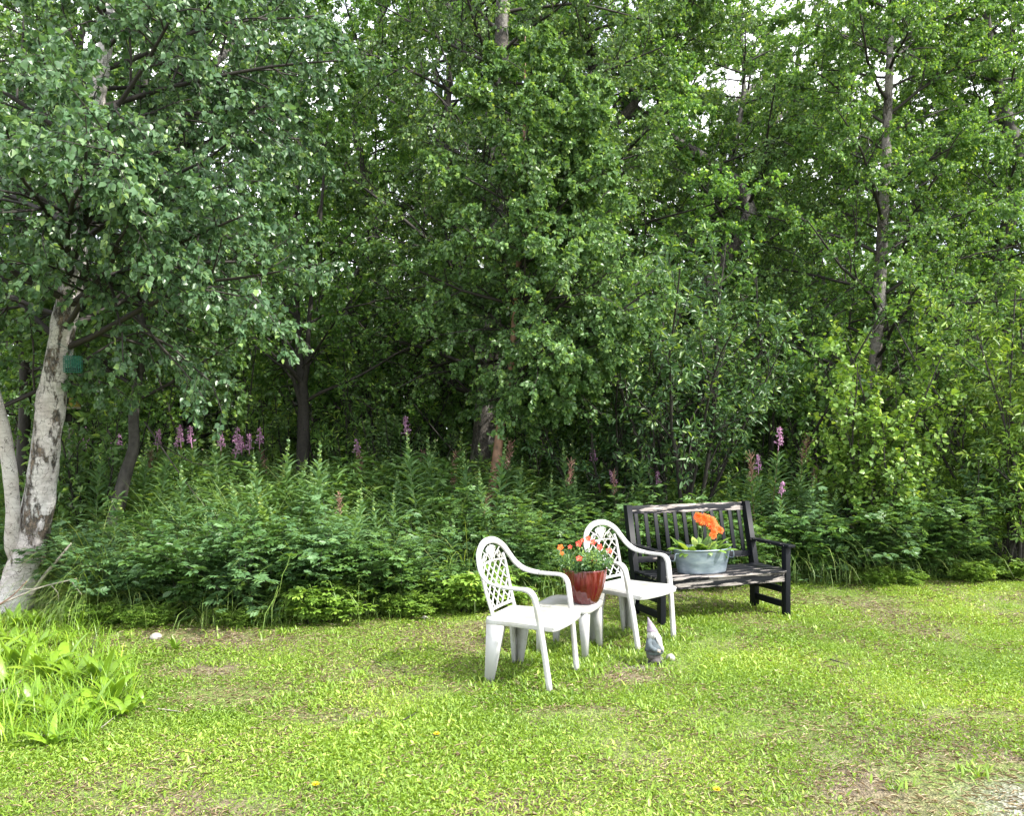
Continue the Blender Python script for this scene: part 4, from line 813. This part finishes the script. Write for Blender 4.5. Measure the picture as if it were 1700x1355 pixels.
def side_table(loc, rz):
    t = thing('side_table', 'small low white plastic table between the two chairs, holding the red pot', 'table', loc, rz); pm = M['plastic']; s = .205
    mb = MB(); n = 40; a = np.arange(n)/n*2*math.pi; ex = 6
    out = lambda sc_, z: [(sc_*math.copysign(abs(math.cos(q))**(2/ex), math.cos(q)), sc_*math.copysign(abs(math.sin(q))**(2/ex), math.sin(q)), z) for q in a]
    rings = [out(s-.004, .325), out(s, .33), out(s, .358), out(s-.006, .366), out(s-.03, .367), out(s-.038, .363)]; V = np.array(rings).reshape(-1, 3)
    f = [[k*n+j, k*n+(j+1) % n, (k+1)*n+(j+1) % n, (k+1)*n+j] for k in range(len(rings)-1) for j in range(n)]; mb.add(V, f); mb.f.setdefault(n, []).append(np.array([list(range(n))[::-1], [(len(rings)-1)*n+j for j in range(n)]])); mb.build('table_top', pm, t)
    for sx in (1, -1):
        for sy in (1, -1):
            m2 = MB(); c0 = np.array([sx*.158, sy*.150]); c1 = np.array([sx*.172, sy*.165])
            def sq(c, h, z): 
                l = [(c[0]-h, c[1]-h, z), (c[0]+h, c[1]-h, z), (c[0]+h, c[1]+h, z), (c[0]-h, c[1]+h, z)]; return l
            hexa(m2, sq(c1, .017, 0), sq(c0, .033, .327)); m2.build('leg', pm, t)
side_table((.42, 5.87, 0), math.radians(-24))

def flower_pot(loc):
    t = thing('potted_flowers', 'glossy dark red ribbed pot of red and yellow striped flowers on the small table', 'potted plant', loc)
    prof = [(.088, 0), (.094, .004), (.112, .05), (.132, .10), (.147, .155), (.154, .205), (.157, .235), (.158, .243), (.152, .246), (.146, .240), (.144, .21)]
    flut = np.tile([1.0, .982, .968, .982], 20)[None, :, None]*np.array([1, 1, 0]) + np.array([0, 0, 1.]); mb = MB(); lathe(mb, prof, 80, fn=lambda V: V*np.where((np.arange(len(prof)) < 8)[:, None, None], flut, 1)); mb.build('pot', M['glaze'], t)
    mb = MB(); lathe(mb, [(.02, .225), (.14, .222)], 20, cap=True); mb.build('soil', M['soil'], t)
    r = RNG(150); n = 95; az = r.random(n)*6.28; L = r.uniform(.08, .21, n); base = np.stack([np.cos(az), np.sin(az), 0*az], -1)*r.uniform(.0, .13, n)[:, None]; base[:, 2] = .225
    s, sr = grow(r, base, np.stack([np.cos(az)*.8 - .15, np.sin(az)*.8, np.ones(n)], -1), L, np.full(n, .0022), K=5, grav=.1); sm = MB(); tubes(sm, s, sr, 3)
    leaf_out(r, sm, s, 44, .028, .42, 'oval', .1, (.5, .2), .3, up=.8); sm.build('foliage', M['willow_leaf'], t)
    F_ = [(-.055, -.15, .335), (.045, -.155, .325), (.05, -.05, .435), (.02, .0, .455), (-.18, -.06, .40), (-.05, -.05, .425), (.17, -.02, .37), (.10, -.03, .40), (-.02, -.02, .445), (-.17, -.08, .36), (-.11, -.03, .40)]
    for k, (x, y, z) in enumerate(F_):
        c = np.array([x, y, z]); nrm_ = nrm(np.array([x*1.2, -1., .5 + r.normal(0, .2)])); A = nrm(np.cross(nrm_, [0, 0, 1.])); B = np.cross(nrm_, A); big = .026 if k < 8 else .018
        fm = MB(); st = MB(); a = np.arange(5)/5*6.283 + r.random()
        D = np.cos(a)[:, None]*A + np.sin(a)[:, None]*B + nrm_*.25
        leaves(fm, np.tile(c, (5, 1)), D, np.tile(nrm_, (5, 1)), big, .85, 'oval', r.random(5)); fl = fm.build('flower', M['red_petal'] if k not in (4, 9) else M['orange'], t)
        leaves(st, np.tile(c + nrm_*.003, (5, 1)), D, np.tile(nrm_, (5, 1)), big*.9, .12, 'oval', .5); st.build('stripes', M['cream'], fl)
        tm = MB(); tubes(tm, catmull([(x*.4, y*.4, .23), (x*.8, y*.85, z*.7+.06), tuple(c - nrm_*.003)], 6), np.full(6, .0016), 4); tm.build('stalk', M['green_stem'], fl)
flower_pot((.525, 5.84, .3675))

def bench():
    p0 = np.array([1.20, 6.56, 0]); ang = math.radians(20.5)
    t = thing('garden_bench', 'weathered black wooden bench with peeling paint and slatted back', 'bench', p0, ang); pk, pe, pl = M['paint'], M['peel'], M['peel_light']
    W = 1.285
    def bxo(name, lo, hi, m, rot=None):
        mb = MB(); lo = np.array(lo, float); hi = np.array(hi, float); c = (lo+hi)/2; box(mb, lo-c, hi-c); o = mb.build(name, m, t); o.location = tuple(c)
        if rot: o.rotation_euler = rot
        bv = o.modifiers.new('bevel', 'BEVEL'); bv.width = .003; bv.segments = 2; return o
    for x in (0, W-.05):
        bxo('front_post', (x, 0, 0), (x+.05, .06, .592), pk)
        mb = MB(); x1 = x + .05                         # rear post: upright foot, leaning top
        prof = [(.43, 0), (.50, 0), (.505, .36), (.635, .945), (.57, .945), (.43, .37)]
        V = [(x, y, z) for y, z in prof] + [(x1, y, z) for y, z in prof]; mb.add(V, [[0, 5, 2, 1], [5, 4, 3, 2], [6, 7, 8, 11], [11, 8, 9, 10]]); mb.add(V, [[0, 1, 7, 6], [1, 2, 8, 7], [2, 3, 9, 8], [3, 4, 10, 9], [4, 5, 11, 10], [5, 0, 6, 11]])
        mb.build('back_post', pk, t)
        bxo('armrest', (x-.012, -.045, .594), (x+.062, .50, .618), pl)
        bxo('side_rail', (x+.01, .0615, .19), (x+.04, .4285, .245), pk); bxo('side_rail', (x+.01, .0615, .065), (x+.04, .4285, .12), pk)
        bxo('side_rail', (x+.01, .0615, .30), (x+.04, .4285, .362), pk)
    yb = lambda z: .455 + (z-.37)*(.155/.575)
    a = -math.atan(.225)
    bxo('top_rail', (.052, yb(.90)+.008, .86), (W-.052, yb(.90)+.036, .935), pe, (a, 0, 0)); bxo('lower_rail', (.052, yb(.475)+.008, .448), (W-.052, yb(.475)+.036, .503), pl, (a, 0, 0))
    for k in range(12):
        xc = .105 + k*(W-.21)/11; bxo('back_slat', (xc-.019, yb(.68)+.014, .492), (xc+.019, yb(.68)+.027, .872), pk, (a, 0, 0))
    bxo('front_apron', (.052, .012, .298), (W-.052, .034, .376), pe)
    for k in range(5): bxo('seat_slat', (.004 if k else -.0, .002 + k*.088 if k else -.012, .378), (W-.004 if k else W, .078 + k*.088, .398), pe if k < 2 else pl) if k else bxo('seat_slat', (.053, -.012, .378), (W-.053, .072, .398), pe)
bench()

def tub():
    t = thing('planted_tub', 'oval galvanised metal tub of orange gerberas standing on the bench seat', 'planter', (1.61, 6.90, .3985), math.radians(20.5))
    prof = []
    for k in range(17):
        z = .004 + .195*k/16; r_ = 1 - .16*(1-k/16); r_ += .012*(math.sin((z-.06)/.012*math.pi/2)**2 if .085 < z < .135 else 0); prof.append((r_, z))
    prof += [(1.03, .199), (1.04, .205), (1.02, .210), (.985, .205), (.965, .18), (.9, .15)]
    mb = MB(); lathe(mb, prof, 56, sx=.262, sy=.165); b = mb.build('tub', M['zinc'], t, True)
    for sg in (1, -1):
        mb = MB(); tubes(mb, catmull([(sg*.255, -.05, .175), (sg*.285, -.045, .17), (sg*.292, -.035, .115), (sg*.292, .035, .115), (sg*.285, .045, .17), (sg*.255, .05, .175)], 26), np.full(26, .005), 8); mb.build('handle', M['zinc'], b, True)
    mb = MB(); lathe(mb, [(.1, .176), (.93, .172)], 40, sx=.262, sy=.165); mb.build('soil', M['soil'], t)
    r = RNG(160); n = 58; az = r.random(n)*6.28; rad = r.random(n)**.6; base = np.stack([np.cos(az)*.2*rad, np.sin(az)*.11*rad, np.full(n, .175)], -1); L = r.uniform(.10, .19, n)
    p = arcs(r, n, base, L, az, r.uniform(.35, 1.2, n), r.uniform(.1, .4, n), 8); wv = np.array([.2, .45, .8, 1, .95, .85, .6, .05])[None]*r.uniform(.05, .075, n)[:, None]*(1 + r.normal(0, .1, (n, 8)))
    mb = MB(); ribbons(mb, p, wv, np.stack([-np.sin(az), np.cos(az), 0*az], -1), np.clip(r.normal(.3, .25, n), 0, 1), fold=.16); mb.build('foliage', M['bright_leaf'], t)
    for k, (x, z, y, s) in enumerate(((-.055, .475, -.03, .045), (-.01, .455, -.05, .055), (.035, .44, -.06, .06), (.06, .405, -.05, .055), (.09, .425, -.02, .055), (.115, .385, -.02, .05), (.08, .345, -.06, .04), (.165, .355, -.03, .042), (.065, .315, -.07, .036), (.01, .425, .02, .05))):
        c = np.array([x, y, z]); nn = nrm(np.array([-.25 + x*3, -1., .55])); A = nrm(np.cross(nn, [0, 0, 1.])); B = np.cross(nn, A); fm = MB()
        for ring, (cnt, ln, tl) in enumerate(((22, s, .05), (18, s*.8, .3), (14, s*.5, .7))):
            a = np.arange(cnt)/cnt*6.283 + ring*.1; D = np.cos(a)[:, None]*A + np.sin(a)[:, None]*B + nn*tl; leaves(fm, np.tile(c, (cnt, 1)), D, np.tile(nn, (cnt, 1)), ln*r.uniform(.85, 1.1, cnt), .26, 'oval', np.clip(r.normal(.5 - .15*ring, .25, cnt), 0, 1))
        fl = fm.build('flower', M['orange'], t); tm = MB(); tubes(tm, catmull([(x*.6, 0, .17), (x*.8, y*.5, z*.7), tuple(c - nn*.004)], 8), np.full(8, .003), 5); tm.build('stalk', M['green_stem'], fl)
tub()

def gnome():
    d = F*CH/(1106-HY); t = thing('garden_gnome', 'small grey stone gnome with pointed lavender hat and white beard on the lawn', 'garden ornament', ((1086-850)/F*d, d, 0), math.radians(-28))
    t.rotation_euler = (0, -.06, math.radians(-28))
    g = M
    mb = MB(); lathe(mb, [(.03, .0), (.052, .004), (.055, .02), (.05, .03)], 20, sx=1.05); mb.build('base', g['gnome_dark'], t, True)
    for sg in (1, -1):
        mb = MB(); lathe(mb, [(.012, .022), (.026, .028), (.028, .042), (.022, .056), (.01, .062)], 14, c=(.02, sg*.022, 0), sx=1.35); mb.build('boot', g['gnome_grey'], t, True)
    mb = MB(); lathe(mb, [(.03, .045), (.044, .05), (.049, .07), (.046, .088), (.04, .092)], 22); mb.build('trousers', g['gnome_grey'], t, True)
    def bulge(V): V = V.copy(); V[..., 0] += .008*np.sin(V[..., 2]/.2*math.pi); return V
    mb = MB(); lathe(mb, [(.04, .082), (.057, .086), (.06, .11), (.058, .135), (.05, .165), (.04, .19), (.028, .205), (.01, .21)], 26, sx=1.0, sy=.95, fn=bulge); mb.build('coat', g['gnome_coat'], t, True)
    mb = MB(); lathe(mb, [(.059, .104), (.0645, .106), (.0645, .116), (.059, .118)], 26, c=(.006, 0, 0)); mb.build('belt', g['gnome_dark'], t, True)
    mb = MB(); lathe(mb, [(.006, .185), (.022, .19), (.03, .205), (.031, .222), (.024, .24), (.008, .248)], 20, c=(.01, 0, 0)); h = mb.build('head', g['gnome_skin'], t, True)
    mb = MB(); lathe(mb, [(.001, -.008), (.007, -.005), (.008, 0), (.006, .006), (.001, .008)], 10, c=(.043, 0, .215)); mb.build('nose', g['gnome_skin'], h, True)
    mb = MB(); r = RNG(5)
    for k in range(22):
        a = (k/21-.5)*1.9; x0, y0 = .01 + .03*math.cos(a), .031*math.sin(a); L = .085*math.cos(a*.55)**1.5
        tubes(mb, catmull([(x0, y0, .212), (x0 + .012*math.cos(a) + .002, y0*1.15, .195), (x0 + .022, y0*1.0, .195 - L*.6), (x0 + .034, y0*.35, .195 - L*1.15)], 9), np.array([.004, .005, .006, .006, .006, .005, .0045, .003, .001]), 6)
    mb.build('beard', g['gnome_beard'], t, True)
    mb = MB()
    for k in range(16):
        a = 1.2 + k/15*3.9; x0, y0 = .008 + .029*math.cos(a), .03*math.sin(a); tubes(mb, catmull([(x0, y0, .236), (x0*1.25, y0*1.25, .215), (x0*1.3-.006, y0*1.3, .188)], 6), np.array([.007, .008, .009, .009, .007, .002]), 6)
    mb.build('hair', g['gnome_beard'], t, True)
    def lean(V): V = V.copy(); V[..., 0] -= np.clip(V[..., 2]-.235, 0, 1)**1.3*.55; return V
    mb = MB(); lathe(mb, [(.034, .232), (.038, .236), (.035, .245), (.028, .262), (.02, .284), (.011, .306), (.003, .325), (.0005, .33)], 20, fn=lean); mb.build('hat', g['gnome_hat'], t, True)
    for sg in (1, -1):
        mb = MB(); tubes(mb, catmull([(.0, sg*.04, .188), (-.004, sg*.062, .165), (.012, sg*.066, .135), (.045, sg*.05, .118)], 12), np.array([.014, .017, .018, .0185, .0185, .018, .0175, .017, .0165, .016, .015, .012]), 10, cap=True); arm = mb.build('sleeve', g['gnome_coat'], t, True)
        mb = MB(); tubes(mb, catmull([(.042, sg*.051, .119), (.05, sg*.046, .116), (.056, sg*.041, .112)], 5), np.array([.009, .011, .011, .009, .003]), 8, cap=True)
        for k in range(4): tubes(mb, catmull([(.052, sg*.048, .122-k*.005), (.061, sg*.04, .119-k*.005), (.06, sg*.033, .116-k*.005)], 5), np.array([.003, .003, .0028, .0026, .002]), 5, cap=True)
        mb.build('hand', g['gnome_skin'], arm, True)
gnome()

# ------------------------------------------------------------------ small things
def stone_at(px, py, s, label, seed, mat='white_stone', flat=.6):
    r = RNG(seed); d = F*CH/(py-HY); x = (px-850)/F*d; mb = MB(); pr = [(math.sin(a)*s*(1+r.normal(0, .04)), -math.cos(a)*s*flat) for a in np.linspace(.05, math.pi-.05, 9)]
    def wob(V): return V*(1 + .12*np.sin(V[..., :1]/s*2.1 + seed) + .08*np.cos(V[..., 1:2]/s*3.2))
    lathe(mb, pr, 14, fn=wob); o = mb.build('stone', M[mat], None, True); o.location = (x, d, float(gz(x, d)) + s*flat*.45); o.rotation_euler = (0, 0, seed); tag(o, label, 'stone')
stone_at(258, 1064, .045, 'pale round stone on the bare strip below the left shrubs', 1)
stone_at(705, 1030, .032, 'small grey stone at the lawn edge left of the front chair', 2)
stone_at(1112, 1100, .032, 'whitish stone lying in the grass just right of the gnome', 3, flat=.9)
stone_at(88, 1034, .04, 'pale stone under the docks at the foot of the left birch', 4)
def sticks():
    def stick(pts, r0, label, kind='dead_branch', twigs=(), mat='dead_wood'):
        pts = np.array(pts); b = pts[0].copy(); o = MB(); p = catmull(pts - b, 18); tubes(o, p, np.linspace(r0, r0*.35, 18), 7, cap=True)
        for q in twigs: tubes(o, catmull(np.array(q) - b, 8), np.linspace(r0*.45, r0*.12, 8), 5)
        ob = o.build(kind, M[mat], None, True); ob.location = tuple(b); tag(ob, label, 'branch')
    stick([P(52, 988, 6.95), P(75, 955, 6.95), P(100, 925, 6.9), P(118, 902, 6.9)], .02, 'thick grey dead branch slanting up beside the birch foot', twigs=[[P(105, 918, 6.9), P(112, 916, 6.88), P(116, 921, 6.87)]])
    stick([P(-30, 1018, 6.6), P(20, 995, 6.6), P(70, 975, 6.6), P(128, 961, 6.6)], .011, 'thin pale dead branch lying across the birch foot', twigs=[[P(118, 964, 6.6), P(126, 975, 6.58), P(136, 988, 6.56)], [P(85, 972, 6.6), P(96, 985, 6.6), P(97, 1000, 6.6)], [P(60, 978, 6.6), P(30, 980, 6.58), P(0, 988, 6.55)]])
    stick([P(-10, 1010, 6.5), P(20, 990, 6.5), P(45, 965, 6.5)], .007, 'reddish bare twig leaning on the birch trunk', mat='red_bark')
    G = lambda px, py, z=.02: np.array([(px-850)/F*(F*CH/(py-HY)), F*CH/(py-HY), z])
    stick([G(0, 1163, .05), G(18, 1156, .05), G(38, 1148, .07)], .009, 'short broken stick at the left edge under the docks')
    stick([G(150, 1122, .06), G(155, 1095, .12), G(168, 1070, .16)], .004, 'upright dark twig among the docks', mat='twig')
    stick([G(168, 1215), G(195, 1193)], .004, 'thin twig on the lawn in front of the docks')
    stick([G(262, 1183), G(300, 1188)], .004, 'pale twig lying on the lawn right of the docks')
    stick([G(670, 1202), G(690, 1190), G(693, 1180)], .004, 'dark curved twig on the lawn left of the front chair', mat='twig')
    stick([G(1378, 1100), G(1408, 1109)], .005, 'short dark stick on the lawn below the bench right leg', mat='twig')
    stick([P(240, 700, 8.4), P(290, 775, 8.2), P(330, 830, 8.0)], .010, 'dark bare branch slanting down right of the bent thin tree', twigs=[[P(262, 735, 8.3), P(330, 772, 8.3), P(400, 770, 8.4), P(450, 790, 8.4)]], mat='twig')
sticks()
def dandelions():
    S = [(725, 1237, 'right of centre left of the chair legs'), (524, 1323, 'near the bottom edge left of centre'), (1190, 1337, 'near the bottom edge right of centre'), (550, 1036, 'at the lawn edge below the lime seedling'), (66, 1130, 'among the docks at left')]
    for k, (px, py, ph) in enumerate(S):
        d = F*CH/(py-HY-12); x = (px-850)/F*d; r = RNG(200+k); t = thing('dandelion', 'yellow dandelion flower ' + ph, 'flower', (x, d, float(gz(x, d))), group='dandelions in the lawn'); mb = MB(); z = .03
        for ring in range(3):
            n = 16; a = np.arange(n)/n*6.28 + ring; D = np.stack([np.cos(a), np.sin(a)-.3, np.full(n, .25+ring*.5)], -1); leaves(mb, np.tile([0, 0, z], (n, 1)), D, np.tile([0, 0, 1.], (n, 1)), .019 - ring*.004, .35, 'oval', r.random(n))
        mb.build('flower_head', M['yellow'], t); m2 = MB(); tubes(m2, np.array([(0, 0, 0), (0, 0, .015), (0, 0, z)]), np.full(3, .002), 5); m2.build('stalk', M['green_stem'], t)
dandelions()
def feeder():
    c = P(121, 605, 6.95); t = thing('suet_feeder', 'green wire cage bird feeder hanging beside the left birch trunk', 'bird feeder', c, .25); mb = MB(); h, wd = .07, .012
    S = .068
    for y in (-.025, .025):
        for k in range(9): 
            q = -S + 2*S*k/8; tubes(mb, np.array([(q, y, -S), (q, y, 0), (q, y, S)]), np.full(3, .0021), 4); tubes(mb, np.array([(-S, y, q), (0, y, q), (S, y, q)]), np.full(3, .0021), 4)
    for x in (-S, S):
        for k in range(7): q = -S + 2*S*k/6; tubes(mb, np.array([(x, -.025, q), (x, 0, q), (x, .025, q)]), np.full(3, .0021), 4)
    mb.build('cage', M['green_wire'], t); mb = MB(); box(mb, (-.055, -.017, -.063), (.055, .017, -.03)); mb.build('suet_block', M['dark_bark'], t)
    mb = MB(); tubes(mb, catmull([(0, 0, S), (-.03, 0, .12), (-.10, .02, .17), (-.16, .06, .18)], 12), np.full(12, .0016), 4); mb.build('chain', M['green_wire'], t)
    c = P(118, 676, 9.0); t = thing('bird_house', 'small bird house with mossy yellow roof half hidden behind the birch trunk', 'bird house', c, .3)
    mb = MB(); hexa(mb, [(-.13, -.10, 0), (.10, -.10, 0), (.10, .10, 0), (-.13, .10, 0)], [(-.05, -.012, .10), (.03, -.012, .10), (.03, .012, .10), (-.05, .012, .10)]); mb.build('roof', M['yellow_paint'], t)
    mb = MB(); box(mb, (-.14, -.11, -.022), (.11, .11, -.0015)); mb.build('eave_board', M['pale_board'], t); mb = MB(); box(mb, (-.08, -.07, -.2), (.06, .07, -.0235)); mb.build('box', M['dark_bark'], t)
    mb = MB(); tubes(mb, np.array([(0, 0, -.2), (0, 0, -.8), (0, 0, -c[2]-.02)]), np.full(3, .025), 8); mb.build('post', M['dead_wood'], t)
feeder()
def tell_apart():
    """things that would share a label are told apart by their place from left to right"""
    by = {}
    for o in bpy.data.objects:
        if o.parent is None and o.get('label') and o.get('kind') is None: by.setdefault(o['label'], []).append(o)
    ORD = ['second', 'third', 'fourth', 'fifth', 'sixth', 'seventh', 'eighth', 'ninth', 'tenth', 'eleventh', 'twelfth', 'thirteenth', 'fourteenth', 'fifteenth', 'sixteenth', 'seventeenth', 'eighteenth']
    for lab, os_ in by.items():
        if len(os_) < 2: continue
        os_.sort(key=lambda o: o.location.x / o.location.y); n = len(os_)
        for k, o in enumerate(os_):
            w = 'leftmost' if k == 0 else 'rightmost' if k == n-1 else ('middle' if n == 3 else (ORD[k-1] + '-from-left' if k - 1 < len(ORD) and k < n/2 + 1 else ORD[n-k-2] + '-from-right'))
            o['label'] = w + ' ' + lab
tell_apart()
